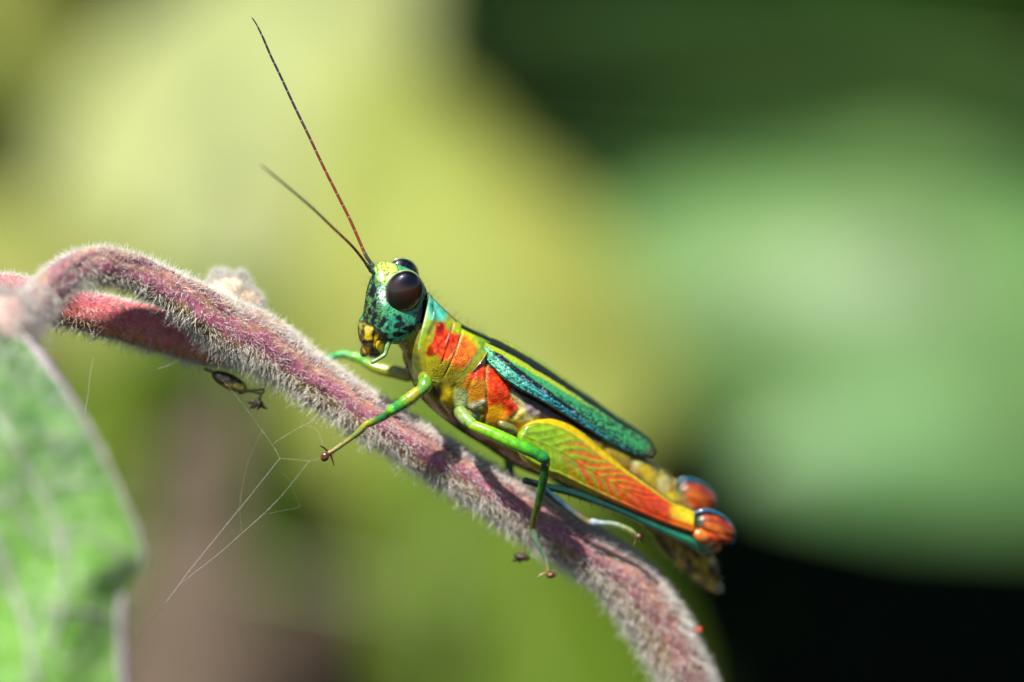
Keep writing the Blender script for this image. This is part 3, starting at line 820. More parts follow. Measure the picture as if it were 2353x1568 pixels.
# pigment: far half mirrored onto the near half, then read as a side view
u_h = (co - hp(770, 600)) @ LH
head_poly = z(1, (150, 150), (1100, 150), (1140, 640), (1108, 850), (992, 985), (885, 1130), (690, 1240), (650, 1300), (570, 1420), (380, 1520), (150, 1450))
is_head = poly_sd(to_d(co - 2 * np.maximum(u_h, 0)[:, None] * LH), head_poly) < 0
near_ax = np.argmin(((co[:, None, ::2] - axis_pts[None, ::2, ::2]) ** 2).sum(-1), axis=1) * 2
u_b = (co - axis_pts[near_ax]) @ LB
co_n = np.where(is_head[:, None], co - 2 * np.maximum(u_h, 0)[:, None] * LH, co - 2 * np.maximum(u_b, 0)[:, None] * LB)
uv = to_d(co_n)
nv_ = np.zeros_like(co); fn = np.cross(co[Q[:, 2]] - co[Q[:, 0]], co[Q[:, 3]] - co[Q[:, 1]])
for q4 in range(4): np.add.at(nv_, Q[:, q4], fn)
nv_ = unit(nv_)
def line_d(pts):
    pts = np.asarray(pts, float); best = np.full(len(uv), 1e9)
    for a, b in zip(pts[:-1], pts[1:]):
        e = b - a; w = uv - a; h = np.clip((w @ e) / max(e @ e, 1e-9), 0, 1)
        best = np.minimum(best, np.linalg.norm(w - h[:, None] * e, axis=1))
    return best
dsp = np.zeros(len(co))
for pts, dep, wd_ in ((z(2, (1040, 700), (1030, 900), (1050, 1000), (1040, 1180), (1020, 1330)), .16, 4), (z(2, (945, 660), (920, 800), (840, 1000), (840, 1200)), .10, 4), (z(2, (700, 960), (680, 1100), (720, 1240)), .12, 5),
                      (z(2, (690, 1225), (850, 1210), (1000, 1250)), .12, 5), (z(2, (1290, 980), (1290, 1080), (1400, 1190), (1300, 1290)), .14, 5), (z(2, (560, 950), (540, 1120), (640, 1260)), .10, 5),
                      (z(1, (310, 915), (400, 980), (490, 1030), (570, 1105), (655, 1225)), .09, 3), (z(1, (440, 1000), (425, 1180), (430, 1400)), .08, 3), (z(1, (320, 1180), (425, 1175)), .07, 3), (z(1, (430, 420), (455, 560), (440, 800), (470, 980)), .05, 4),
                      (z(1, (600, 880), (560, 960), (520, 1040)), .06, 3), (z(1, (1010, 640), (1000, 800), (960, 900)), .04, 3)):
    dsp -= .6 * dep * np.exp(-(line_d(pts) / wd_) ** 2)
for c_, rad_, amt in ((z(2, (760, 1165)), 12, .12), (z(2, (905, 1165)), 10, .12), (z(2, (640, 1080)), 18, .10), (z(2, (1010, 1115)), 6, .12), (z(2, (860, 1275)), 14, .10), (z(2, (1250, 1310)), 14, .12), (z(2, (985, 660)), 9, .14), (z(2, (920, 900)), 22, .08), (z(2, (1150, 980)), 24, .10),
                      (z(1, (380, 1060)), 10, .08), (z(1, (465, 1150)), 8, .08), (z(1, (530, 1275)), 8, .07), (z(3, (560, 930)), 10, .1), (z(3, (470, 980)), 10, .1)):
    dsp += amt * np.exp(-((uv - c_) ** 2).sum(1) / rad_ ** 2)
dsp += .03 * (vnoise(co, 4.5, 2) - .5)
co = co + nv_ * dsp[:, None]
pb = Painter(uv, (140, 130, 30))
# abdomen
pb.poly(z(4, (700, 200), (1568, 480), (2600, 1100), (2600, 1900), (1500, 1300), (900, 900), (0, 300)), (150, 112, 12), soft=12)  # yellow darkened to amber: shade of the wing put into the colour
pb.poly(z(4, (-200, 200), (0, 170), (500, 520), (900, 730), (1600, 980), (2400, 1300), (2600, 2200), (900, 1500), (-300, 500)), (84, 74, 22), soft=10)
pb.poly(z(5, (820, 880), (1250, 1020), (1700, 1200), (1700, 1700), (900, 1300)), (146, 122, 40), soft=12)
for a_, b_ in (((960, 900), (1100, 1180)), ((1120, 980), (1260, 1250)), ((1270, 1050), (1380, 1330)), ((1390, 1130), (1480, 1420))):
    pb.line(z(5, a_, b_), 7, (52, 38, 12), soft=4, op=.8)
pb.blob(z(5, (1430, 1200))[0], 9, (190, 176, 60), soft=5); pb.blob(z(5, (1490, 1290))[0], 14, (140, 130, 100), soft=8); pb.blob(z(5, (1550, 1480))[0], 14, (96, 118, 150), soft=6)
pb.poly(z(5, (715, 350), (770, 300), (830, 330), (760, 430)), (206, 206, 160), soft=5, op=.35); pb.poly(z(5, (790, 400), (880, 350), (960, 470), (930, 560), (850, 500)), (190, 164, 24), soft=5)
pb.poly(z(5, (950, 520), (1010, 440), (1080, 470), (1060, 600), (990, 600)), (200, 204, 150), soft=6, op=.4); pb.poly(z(5, (1070, 470), (1120, 560), (1100, 590)), (150, 100, 20), soft=3)
pb.poly(z(5, (1000, 610), (1080, 600), (1160, 600), (1150, 680), (1090, 680)), (206, 186, 30), soft=4)
# brown membrane with painted wing shade, cream patches at the leg root
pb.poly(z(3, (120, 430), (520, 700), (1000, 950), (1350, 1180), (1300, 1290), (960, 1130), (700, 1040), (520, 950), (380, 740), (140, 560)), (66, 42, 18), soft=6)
pb.poly(z(3, (380, 740), (480, 820), (560, 960), (600, 1060), (470, 1060), (420, 950)), (206, 196, 130), soft=5); pb.poly(z(3, (500, 880), (600, 900), (680, 970), (620, 1010), (540, 960)), (168, 150, 150), soft=5)
# pleura
pb.poly(z(2, (940, 670), (1060, 760), (1250, 880), (1290, 990), (1290, 1070), (1390, 1190), (1280, 1265), (1100, 1330), (1020, 1270), (1010, 1050), (840, 1020), (820, 900), (880, 760)), (226, 58, 10), soft=4)
pb.poly(z(2, (800, 880), (1035, 880), (1030, 1110), (860, 1110), (790, 1000)), (216, 140, 22), soft=9)
pb.poly(z(2, (1050, 1160), (1180, 1150), (1260, 1260), (1100, 1340), (1030, 1280)), (238, 170, 14), soft=9)
pb.poly(z(2, (1380, 1180), (1440, 1230), (1420, 1330), (1300, 1280)), (214, 196, 90), soft=5)
pb.line(z(2, (1040, 740), (1030, 900), (1050, 1000), (1040, 1160)), 3, (176, 150, 60), soft=2); pb.line(z(2, (945, 690), (925, 780)), 3, (220, 190, 160), soft=2)
pb.blob(z(2, (1290, 1190))[0], 7, (150, 30, 4), soft=4); pb.blob(z(2, (985, 660))[0], 11, (196, 200, 196), soft=4)
# sternum
pb.blob(z(2, (640, 1070))[0], 16, (196, 172, 14), soft=9, stretch=(1, 1.4)); pb.blob(z(2, (520, 1010))[0], 14, (70, 62, 12), soft=7)
pb.poly(z(2, (700, 990), (830, 990), (850, 1100), (820, 1210), (700, 1200)), (168, 186, 120), soft=5); pb.blob(z(2, (905, 1165))[0], 13, (176, 170, 128), soft=5, stretch=(1.5, .8), ang=-10)
pb.poly(z(2, (720, 1240), (940, 1230), (960, 1320), (760, 1330)), (150, 170, 120), soft=6); pb.blob(z(2, (1010, 1120))[0], 6, (210, 206, 190), soft=2)
pb.poly(z(2, (340, 1030), (430, 1180), (600, 1310), (820, 1470), (1000, 1560), (960, 1640), (500, 1330), (300, 1080)), (92, 78, 30), soft=5)
pb.poly(z(2, (150, 640), (330, 620), (380, 900), (240, 900), (160, 780)), (98, 106, 40), soft=6)
rear = smooth01((uv[:, 0] - 1480) / 40) * smooth01((uv[:, 1] - 1190) / 30)
blt = vnoise(uv, .055, 3); pb.c = pb.c * (1 - (rear * smooth01((blt - .5) / .1))[:, None] * .75) + lin((150, 140, 50)) * ((rear * smooth01((.42 - blt) / .1)) * .6)[:, None]
rp = (pb.c[:, 0] > 3.5 * pb.c[:, 1]); rn = vnoise(uv, .13, 3)
pb.c = np.where(rp[:, None], pb.c * (1 - .2 * smooth01((rn - .52) / .12))[:, None] + lin((226, 100, 8)) * (.4 * smooth01((.42 - rn) / .1))[:, None], pb.c)
pb.mottle(.09, .3)
# head
ph = Painter(uv, (78, 170, 118))
ph.poly(z(1, (300, 420), (480, 380), (500, 700), (560, 900), (430, 1000), (300, 900)), (84, 128, 62), soft=14)
ph.poly(z(1, (600, 860), (960, 850), (1000, 950), (700, 1220), (560, 1100)), (46, 150, 112), soft=10)
ph.poly(z(1, (460, 250), (700, 230), (760, 300), (660, 400), (560, 340), (470, 330)), (196, 218, 96), soft=6)
ph.line(z(1, (470, 330), (500, 290), (560, 270)), 5, (226, 226, 40), soft=3); ph.blob(z(1, (540, 400))[0], 13, (168, 196, 64), soft=5)
ph.poly(z(1, (480, 560), (580, 500), (600, 620), (570, 720), (500, 680)), (214, 240, 222), soft=8); ph.poly(z(1, (590, 330), (690, 330), (640, 430), (600, 480)), (214, 232, 150), soft=6)  # near-white patch left of the eye is a highlight put into the pigment
ph.poly(z(1, (920, 320), (1120, 560), (1130, 720), (1050, 620), (1020, 450)), (48, 196, 176), soft=6)
ph.poly(z(1, (1030, 640), (1115, 720), (1100, 860), (980, 975), (935, 930), (950, 850), (900, 850), (1000, 760)), (8, 8, 14), soft=2.5)
for c_, r_, st, an in (((1056, 590), 8, (1, 1.2), 0), ((1035, 520), 5, (1, 1), 0), ((740, 885), 7, (1.2, .8), 0), ((745, 968), 8, (1.7, .9), -10), ((870, 1005), 9, (2, .8), -12), ((735, 1075), 8, (2.1, .75), -6),
                       ((455, 850), 7, (.8, 1.3), 0), ((385, 810), 6, (.8, 1.6), 0), ((445, 720), 6, (.8, 1.6), 10), ((545, 935), 9, (.75, 1.7), 35), ((600, 1000), 4, (1, 1), 0), ((640, 1150), 4, (1, 1), 0), ((590, 1080), 4, (1.2, .8), 0),
                       ((430, 920), 6, (.8, 1.4), 0), ((350, 700), 4, (.7, 1.8), 0), ((880, 1050), 4, (1, 1), 0), ((480, 600), 3, (1, 1), 0), ((520, 780), 3, (1, 1), 0), ((350, 860), 5, (.7, 1.5), 0)):
    ph.blob(z(1, c_)[0], r_, (8, 12, 12), soft=1.6, stretch=st, ang=an, rough=3)
ph.poly(z(1, (430, 420), (470, 520), (440, 660), (370, 610), (400, 530)), (10, 12, 10), soft=2)
ph.line(z(1, (310, 920), (400, 985), (490, 1030), (560, 1090), (650, 1225)), 7, (46, 34, 12), soft=3)
ph.line(z(1, (660, 1215), (790, 1170), (900, 1080), (985, 985)), 8, (70, 130, 60), soft=3)
jaw = z(1, (200, 900), (310, 915), (400, 985), (500, 1040), (570, 1110), (655, 1235), (640, 1330), (420, 1520), (150, 1450))
ph.poly(jaw, (58, 46, 20), soft=2, rough=1)
ph.poly(z(1, (330, 960), (430, 1010), (430, 1060), (400, 1150), (330, 1130), (320, 1020)), (214, 192, 76), soft=3); ph.blob(z(1, (375, 1115))[0], 9, (214, 186, 26), soft=4, stretch=(1.3, .8))
ph.poly(z(1, (250, 930), (310, 940), (300, 1000), (265, 1090)), (140, 136, 40), soft=4); ph.poly(z(1, (450, 1080), (500, 1110), (480, 1200), (430, 1230)), (206, 178, 16), soft=3); ph.blob(z(1, (535, 1275))[0], 7, (196, 182, 36), soft=4, stretch=(.8, 1.6))
ph.poly(z(1, (300, 1230), (380, 1240), (400, 1330), (340, 1330)), (140, 112, 22), soft=5)
ph.line(z(1, (440, 1000), (425, 1180), (430, 1400)), 4, (20, 14, 8), soft=1.5); ph.line(z(1, (320, 1180), (420, 1175)), 4, (20, 14, 8), soft=1.5); ph.line(z(1, (500, 1050), (580, 1130), (640, 1220)), 5, (24, 16, 10), soft=2)
spk = vnoise(uv, .42, 2); left = smooth01((z(1, (640, 0))[0, 0] - uv[:, 0]) / 30)
sp2 = vnoise(uv, .30, 3); ph.c *= (1 - .8 * smooth01((sp2 - .60) / .06) * (poly_sd(uv, jaw) > 0))[:, None]
ph.c *= (1 - .8 * left * smooth01((spk - .53) / .08) * (poly_sd(uv, jaw) > 0))[:, None]
ph.mottle(.2, .35)
hw = is_head.astype(float)
colb = pb.c * (1 - hw[:, None]) + ph.c * hw[:, None]
pit = np.clip(1 - poly_sd(uv, z(2, (780, 640), (1400, 640), (1400, 1330), (1050, 1250), (700, 1330), (680, 980))) / 10, 0, 1) * .9 * (1 - hw) + .12
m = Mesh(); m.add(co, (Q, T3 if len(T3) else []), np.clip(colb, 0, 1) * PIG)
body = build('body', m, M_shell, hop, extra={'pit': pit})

# ---- eyes
def eye(side):
    c = hp(772, 500) + side * LH * 1.16
    ax = [FH * 1.10 + UH * .12, LH * .80, UH * 1.40 - FH * .10]
    m = ellipsoid(c, ax, nu=48, nv=60)
    v = m.verts(); rel = (v - c) @ np.stack([unit(FH), unit(UH)], 1)
    t = smooth01((rel[:, 1] * .8 - rel[:, 0] * .5 + .55) / 1.3)[:, None]
    tt2 = smooth01((rel[:, 1] - .35) / .6)[:, None]
    m.c = [(lin((66, 64, 60)) * (1 - t) + lin((104, 60, 42)) * t * (1 - tt2) + lin((26, 24, 34)) * tt2) * (.8 + .4 * vnoise(v, 2, 2))[:, None]]  # eye pigment with a grey lower reflection and brown glow painted in
    e = build('eye', m, M_eye, hop)
    rim = c - side * LH * .12 + np.stack([math.cos(a) * np.asarray(ax[0]) * 1.0 + math.sin(a) * np.asarray(ax[2]) * 1.0 for a in np.linspace(0, 2 * np.pi, 61)])
    build('eye_rim', tube(rim, .06, 6, col=lin((120, 140, 96)), round_ends=False), M_head, e)
eye(-1); eye(1)

# ---- mouthparts
M_mouth = material('mouth_cuticle', attr='pigment', rough=.3, spec=.5, coat=.4, noise=(4, .2))
def lobe(name, c, ax, dark, spots, parent=hop):
    m = ellipsoid(c, ax, nu=26, nv=32, power=.85); p_ = Painter(to_d(m.verts()), dark)
    for sc_, sr, scol, st, an in spots: p_.blob(z(1, sc_)[0], sr, scol, soft=5, stretch=st, ang=an, rough=2)
    m.c = [p_.c]; return build(name, m, M_mouth, parent)
lobe('labrum', hp(352, 1245) + UH * .0, [FH * .30, LH * .55, UH * .55 - FH * .12], (58, 46, 18), [((350, 1275), 9, (150, 122, 22), (.8, 2.0), -18)])
for s_ in (-1, 1):
    lobe('mandible', hp(505, 1120) + s_ * LH * .66, [FH * .42 - UH * .08, LH * .38, UH * .78 + FH * .05], (44, 36, 16), [((465, 1150), 10, (214, 186, 20), (.8, 2.3), 12), ((530, 1280), 8, (206, 196, 40), (.8, 1.7), 10)])
    c = spline(np.array([hp(600, 1080) + s_ * LH * .9, hp(560, 1230) + s_ * LH * .95, hp(520, 1270) + s_ * LH * 1.0, hp(400, 1340) + s_ * LH * 1.0]), 20)
    build('palp', tube(c, np.interp(np.linspace(0, 1, 20), [0, .3, .35, .65, .7, 1], [.16, .15, .12, .13, .11, .13]), 9, col=lin((104, 140, 84))), M_mouth, hop)

# ---- antennae
def antenna(pts, Ys, r0, r1):
    c = spline(np.c_[at(pts, Ys)], 480)
    r = np.linspace(r0, r1, 480); r[-48:] *= np.linspace(1, .45, 48)
    m = Mesh(); tube(c, r * .86, 8, m=m, col=lin((176, 170, 160)))
    tube(c[:10] - (c[10] - c[0]) * .4, .16, 12, m=m, col=lin((64, 84, 70))); tube(c[6:28], .12, 10, m=m, col=lin((60, 66, 58)))
    a = build('antenna', m, M_leg, hop)
    cuts = np.r_[24, 40 + (np.linspace(0, 1, 23) ** .85 * 434)].astype(int)
    for i, (p0, p1) in enumerate(zip(cuts[:-1], cuts[1:])):
        k = i / 22
        col = lin((118, 46, 18)) * (1 - smooth01((k - .25) / .35)) + lin((44, 38, 44)) * smooth01((k - .25) / .35)
        build('segment', tube(c[p0:max(p1, p0 + 3)], r[p0:max(p1, p0 + 3)] * np.r_[1.0, np.full(max(p1, p0 + 3) - p0 - 2, 1.06), 1.0], 9, col=col, round_ends=False), M_leg, a)
p_long = z(11, (772, 1522), (760, 1500), (728, 1450), (680, 1340), (635, 1240), (572, 1115), (490, 952), (404, 770), (320, 597), (250, 445), (190, 320), (145, 215), (105, 135), (70, 86))
antenna(p_long, np.linspace(-1.7, -2.9, len(p_long)), .092, .062)
p_short = z(11, (765, 1545), (748, 1525), (700, 1460), (640, 1390), (545, 1300), (430, 1190), (280, 1062), (125, 935))
antenna(p_short, -2.5 - 6 * np.linspace(0, 1, len(p_short)) ** 1.6, .088, .058)

# ---- pronotum: saddle plate over the thorax
pr = [((432, -12), (300, 590), 1.56), ((470, 35), (335, 672), 1.64), ((520, 92), (385, 790), 1.78), ((620, 190), (455, 868), 2.02), ((720, 278), (520, 893), 2.14), ((800, 338), (575, 910), 2.2), ((900, 388), (630, 925), 2.24),
      ((990, 428), (680, 938), 2.27), ((1080, 472), (722, 942), 2.3)]
pr = spline(np.array([[*z(2, t_)[0], *z(2, e_)[0], w] for t_, e_, w in pr]), 70)
phi_e = math.radians(106); ph_ = np.linspace(-phi_e, phi_e, 121); V = []
for tx, ty, ex, ey, w in pr:
    yc = Yc((tx + ex) / 2)
    Tm, Em = at((tx, ty), 0)[0], at((ex, ey), 0)[0]
    V3 = Tm - Em; V3[1] = 0; Dv = unit(V3 - np.dot(V3, LB) * LB)
    dimg = unit(Dv * [1, 0, 1]); h = np.dot(V3 - math.sin(phi_e) * w * LB * [1, 0, 1], dimg) / ((1 - math.cos(phi_e)) * np.linalg.norm(Dv * [1, 0, 1]))
    C = Tm - h * Dv; C = C * (1 + yc / D); C[1] = yc; Em = Em * (1 + yc / D)
    E0 = C + h * math.cos(phi_e) * Dv - w * math.sin(phi_e) * LB
    res = (Em - E0) * [1, 0, 1]
    k = ((1 - np.cos(ph_)) / (1 - math.cos(phi_e)))[:, None]
    V.append(C + h * sg(np.cos(ph_), .95)[:, None] * Dv + w * sg(np.sin(ph_), .9)[:, None] * LB + res * k * np.where(ph_ < 0, 1, .9)[:, None])
V = np.array(V)                                   # 70 x 121 x 3, index 0 = near lower edge
nrm = unit(np.cross(np.gradient(V, axis=0), np.gradient(V, axis=1)))
cen = V.mean(axis=1, keepdims=True)
if ((nrm * (V - cen)).sum(-1)).mean() < 0: nrm = -nrm
sN = np.linspace(0, 1, 70)[:, None]; pN = np.abs(ph_)[None] / phi_e
def g_(c, w): return np.exp(-((sN - c) / w) ** 2)
relief = -.07 * g_(.46, .012) * (pN > .12) * (pN < .75) - .08 * g_(.60, .012) * (pN > .1) - .05 * g_(.12, .02) + .05 * g_(.03, .03) + .04 * np.exp(-((pN - 1) / .04) ** 2) + .05 * np.exp(-(pN / .035) ** 2)
V = V + nrm * relief[..., None]
flat = V.reshape(-1, 3); mir = V[:, ::-1].reshape(-1, 3)
far = np.broadcast_to(ph_[None] > 0, (70, 121)).ravel()
uvp = to_d(np.where(far[:, None], mir, flat))
pp = Painter(uvp, (160, 156, 22))
pp.poly(z(2, (230, 350), (470, 60), (500, 110), (360, 420), (330, 640), (250, 620)), (190, 214, 150), soft=5); pp.line(z(2, (480, 130), (390, 400), (290, 560), (320, 640)), 9, (150, 196, 30), soft=5)
pp.poly(z(2, (430, -10), (520, 70), (640, 190), (610, 270), (510, 260), (440, 250), (420, 150)), (88, 206, 178), soft=6)
pp.line(z(2, (470, 110), (500, 240), (430, 400)), 9, (34, 60, 40), soft=5, op=.8)
pp.poly(z(2, (610, 230), (720, 280), (1080, 460), (1040, 560), (960, 560), (800, 440), (700, 370)), (178, 196, 34), soft=5)
pp.poly(z(2, (930, 430), (1080, 470), (1030, 560), (900, 700), (860, 640), (960, 540)), (104, 140, 44), soft=8)
pp.poly(z(2, (700, 430), (820, 430), (930, 560), (860, 720), (720, 800), (620, 720)), (226, 112, 22), soft=9)
pp.poly(z(2, (500, 330), (570, 295), (650, 390), (770, 420), (760, 490), (700, 610), (640, 690), (550, 690), (520, 620), (430, 650), (405, 590), (470, 480), (500, 400)), (206, 40, 6), soft=4)
pp.poly(z(2, (560, 580), (680, 540), (740, 420), (700, 610), (640, 690), (540, 680)), (244, 82, 4), soft=6); pp.blob(z(2, (550, 340))[0], 10, (140, 18, 4), soft=6); pp.blob(z(2, (455, 590))[0], 10, (150, 50, 8), soft=6)
pp.poly(z(2, (440, 700), (640, 700), (760, 830), (700, 930), (430, 860)), (160, 146, 20), soft=9)
pp.line(z(2, (700, 300), (640, 430), (610, 500)), 3, (226, 170, 130), soft=1.6); pp.line(z(2, (785, 410), (740, 530), (630, 680)), 3, (220, 180, 110), soft=1.6)
pp.line(z(2, (430, 865), (560, 905), (722, 938)), 5, (150, 176, 70), soft=2); pp.line(z(2, (722, 938), (800, 800), (900, 670), (1030, 555), (1078, 475)), 5, (120, 150, 60), soft=2)
pp.line(z(2, (790, 332), (900, 388), (1000, 430), (1080, 472)), 11, (16, 44, 26), soft=2)
pp.line(z(2, (450, 10), (560, 125), (720, 275)), 4, (30, 70, 50), soft=2, op=.7)
rp = pp.c[:, 0] > 3.5 * pp.c[:, 1]; rn = vnoise(uvp, .13, 3)
pp.c = np.where(rp[:, None], pp.c * (1 - .22 * smooth01((rn - .5) / .12))[:, None] + lin((226, 96, 6)) * (.5 * smooth01((.42 - rn) / .1))[:, None], pp.c)
pp.mottle(.12, .3)
pitp = np.clip(1 - poly_sd(uvp, z(2, (760, 430), (1040, 500), (900, 720), (720, 930), (440, 860), (450, 730), (640, 700))) / 8, 0, 1) + .06
n0 = len(flat)
inner = (V - nrm * .09).reshape(-1, 3)
gf = grid_faces(70, 121); idx = np.arange(n0).reshape(70, 121)
loop = np.r_[idx[0], idx[1:, -1], idx[-1, -2::-1], idx[-2:0:-1, 0]]; l2 = np.roll(loop, -1)
skirt = np.stack([loop, l2, l2 + n0, loop + n0], -1)
m = Mesh(); m.add(np.vstack([flat, inner]), (np.vstack([gf, gf[:, ::-1] + n0, skirt]), []), np.vstack([pp.c, pp.c * .7]) * PIG)
pron = build('pronotum', m, M_shell, hop, extra={'pit': np.r_[pitp, pitp]})

# ---- folded wings
top = spline(z(3, (120, 215), (250, 250), (370, 310), (600, 440), (850, 600), (1100, 770), (1300, 900), (1500, 1040), (1700, 1160), (1840, 1270), (1893, 1375)), 300)
bot = spline(z(3, (85, 330), (130, 440), (200, 520), (300, 615), (450, 725), (600, 800), (800, 915), (1000, 1035), (1250, 1190), (1400, 1280), (1600, 1385), (1750, 1432), (1850, 1440)), 300)
nw = 72; tw = np.linspace(0, 1, nw)
wd = top[:, None] * (1 - tw)[None, :, None] + bot[:, None] * tw[None, :, None]
sw = np.linspace(0, 1, 300)
wmid = np.interp(sw, [0, .06, .18, .4, 1], [1.5, 1.85, 2.5, 2.5, 1.5])
lift_w = np.interp(sw, [0, .5, 1], [1.05, .9, .55])
yw = Yc(wd[..., 0]) - lift_w[:, None] * np.cos(tw * np.pi / 2)[None] - wmid[:, None] * np.sin(tw * np.pi / 2)[None] ** .95
cell = vnoise(np.c_[np.repeat(sw * 120, nw), np.tile(tw * 22, 300)], 1.0, 1).reshape(300, nw)
veins = np.exp(-(((tw * 7.0) % 1 - .5) / .10) ** 2)[None] * np.ones((300, 1))
yw = yw - .05 * (1 - cell) - .035 * veins
wv = at(wd.reshape(-1, 2), yw.ravel()).reshape(300, nw, 3)
SWg, TWg = np.meshgrid(sw, tw, indexing='ij')
wob = (vnoise(np.c_[SWg.ravel() * 30, TWg.ravel() * 6], 1.0, 2).reshape(300, nw) - .5)
tt_ = TWg + wob * .05
def band(a, b, soft=.025):
    a = np.interp(SWg, [0, .12, .5, 1], a); b = np.interp(SWg, [0, .12, .5, 1], b)
    return smooth01((tt_ - a) / soft + .5) * smooth01((b - tt_) / soft + .5)
wc = np.zeros((300, nw, 3)) + lin((52, 140, 84))
def lay(w, col): 
    global wc
    wc = wc * (1 - w[..., None]) + (lin(col) if not isinstance(col, np.ndarray) else col) * w[..., None]
teal = lin((92, 196, 160)) * (1 - SWg[..., None]) + lin((40, 150, 168)) * SWg[..., None]
tl = smooth01(SWg / .5)[..., None]; lay(band([.5, .55, .72, .9], [1.1] * 4, .06), lin((96, 196, 150)) * (1 - tl) + lin((46, 146, 160)) * tl)
lay(band([.08] * 4, [.5, .34, .26, .2], .06) * (1 - .9 * smooth01((SWg - .42) / .3)), (150, 172, 34)); lay(band([-.1] * 4, [.22, .17, .14, .10], .04), (10, 20, 18))
dk = band([.36, .36, .60, .7], [.5, .56, .74, .8], .05) * smooth01((SWg - .04) / .04) * (1 - .85 * smooth01((SWg - .5) / .25)); lay(dk, (14, 12, 26))
lay(band([.93, .93, .93, .9], [1.2] * 4, .05) * (1 - .5 * SWg), (40, 32, 40))
lay(smooth01((SWg - .40) / .3) * smooth01((cell - .44) / .12) * .85, (12, 34, 28)); lay(smooth01((SWg - .93) / .05) * .8, (70, 42, 30))
dots = smooth01((cell - .56) / .1) * .8 * (TWg > .45) * (SWg < .8); lay(dots, (10, 60, 58))
spark = smooth01((cell - .80) / .06) * dk; lay(spark * .8, (150, 150, 190))
m = Mesh(); m.add(wv.reshape(-1, 3), (grid_faces(300, nw), []), wc.reshape(-1, 3) * .9)
build('forewing', m, M_wing, hop)
ridge = wv[:, :1]; refl = wv - 2 * ((wv - ridge) @ LB)[..., None] * LB + np.array([0, .02, 0])
m = Mesh(); m.add(refl.reshape(-1, 3), (grid_faces(300, nw)[:, ::-1], []), wc.reshape(-1, 3) * .9)
build('forewing', m, M_wing, hop)

# ---- legs
def limb(name, pts, Ys, radii, cols, parent, ns=14, n=40, mat=None, squash=1.0):
    c = spline(at(pts, Ys), n); k = np.linspace(0, 1, n)
    r = np.interp(k, np.linspace(0, 1, len(radii)), radii)
    r = r * (1 + .10 * (vnoise(np.c_[k * 14, k * 0, k * 0] + len(name) * 3.1, 1, 2) - .5)); r = r * .93; m = tube(c, r, ns, squash=squash)
    ncol = np.array([lin(q) for q in cols]) * PIG; kk = np.linspace(0, 1, len(cols))
    colr = np.stack([np.interp(k, kk, ncol[:, j]) for j in range(3)], -1)
    colr = np.vstack([colr[:1], colr[:1], colr, colr[-1:], colr[-1:]])
    m.c = [np.vstack([np.repeat(colr, ns, axis=0), colr[:1], colr[-1:]])]
    return build(name, m, mat or M_leg, parent), c, r

def bristles(parent, c, r, n, length):
    i = rng.integers(1, len(c) - 1, n); t, a, b = frames(c); th = rng.random(n) * 2 * np.pi
    nr = np.cos(th)[:, None] * a[i] + np.sin(th)[:, None] * b[i]
    hm = Mesh(); hairs(hm, c[i] + nr * (r[i] * .95)[:, None], nr + t[i] * .6, length * rng.uniform(.6, 1.3, n), .010, bend=rng.normal(size=(n, 3)) * .1)
    build('bristle', hm, M_bristle, parent)['kind'] = 'stuff'

def claws(parent, tip, dirs, pad, pad_ax, col=(70, 44, 22)):
    for d in dirs:
        c = spline(np.array([tip, tip + np.asarray(d) * .6 + np.array([0, 0, .06]), tip + np.asarray(d)]), 10)
        build('claw', tube(c, np.linspace(.075, .04, 10), 7, col=lin(col)), M_amber, parent)
    if pad is not None: build('pad', ellipsoid(pad, pad_ax, nu=16, nv=20, col=lin((84, 46, 22)) * .8), M_amber, parent)

# near front leg
fl, c, r = limb('front_leg', z(7, (1560, 470), (1570, 540), (1510, 610)), [-2.4, -2.9, -3.1], [.42, .50, .36], [(120, 130, 30), (96, 156, 40), (110, 160, 60)], hop, n=20)
f, c, r = limb('femur', z(7, (1500, 600), (1440, 655), (1370, 705), (1295, 752)), [-3.1, -3.2, -3.2, -3.1], [.36, .44, .42, .34], [(170, 160, 20), (160, 164, 24), (70, 160, 40), (40, 150, 70)], fl); bristles(f, c, r, 70, .32)
limb('knee', z(7, (1312, 742), (1270, 765), (1240, 790)), [-3.1, -3.05, -2.9], [.36, .38, .26], [(40, 150, 80), (110, 190, 40), (60, 150, 30)], fl, n=14)
f, c, r = limb('tibia', z(7, (1275, 775), (1170, 840), (1045, 893)), [-3.0, -2.4, -1.9], [.27, .24, .24], [(30, 130, 40), (24, 110, 50), (170, 176, 30)], fl); bristles(f, c, r, 60, .3)
tq, c, r = limb('tarsus', z(7, (1040, 895), (985, 950), (940, 990), (850, 1055), (740, 1130), (705, 1150)), [-1.9, -1.8, -1.75, -1.7, -1.7, -1.7], [.22, .25, .16, .15, .15, .18], [(160, 150, 50), (110, 140, 60), (140, 130, 70), (150, 150, 80), (130, 96, 40)], fl)
bristles(tq, c, r, 50, .25)
tip = at(z(7, (715, 1150)), -1.7)[0]
claws(tq, tip, [at(z(7, (632, 1085)), -1.9)[0] - tip, at(z(7, (752, 1255)), -1.6)[0] - tip], at(z(7, (672, 1182)), -1.8)[0], [[.20, 0, -.14], [0, .18, 0], [.16, 0, .25]])
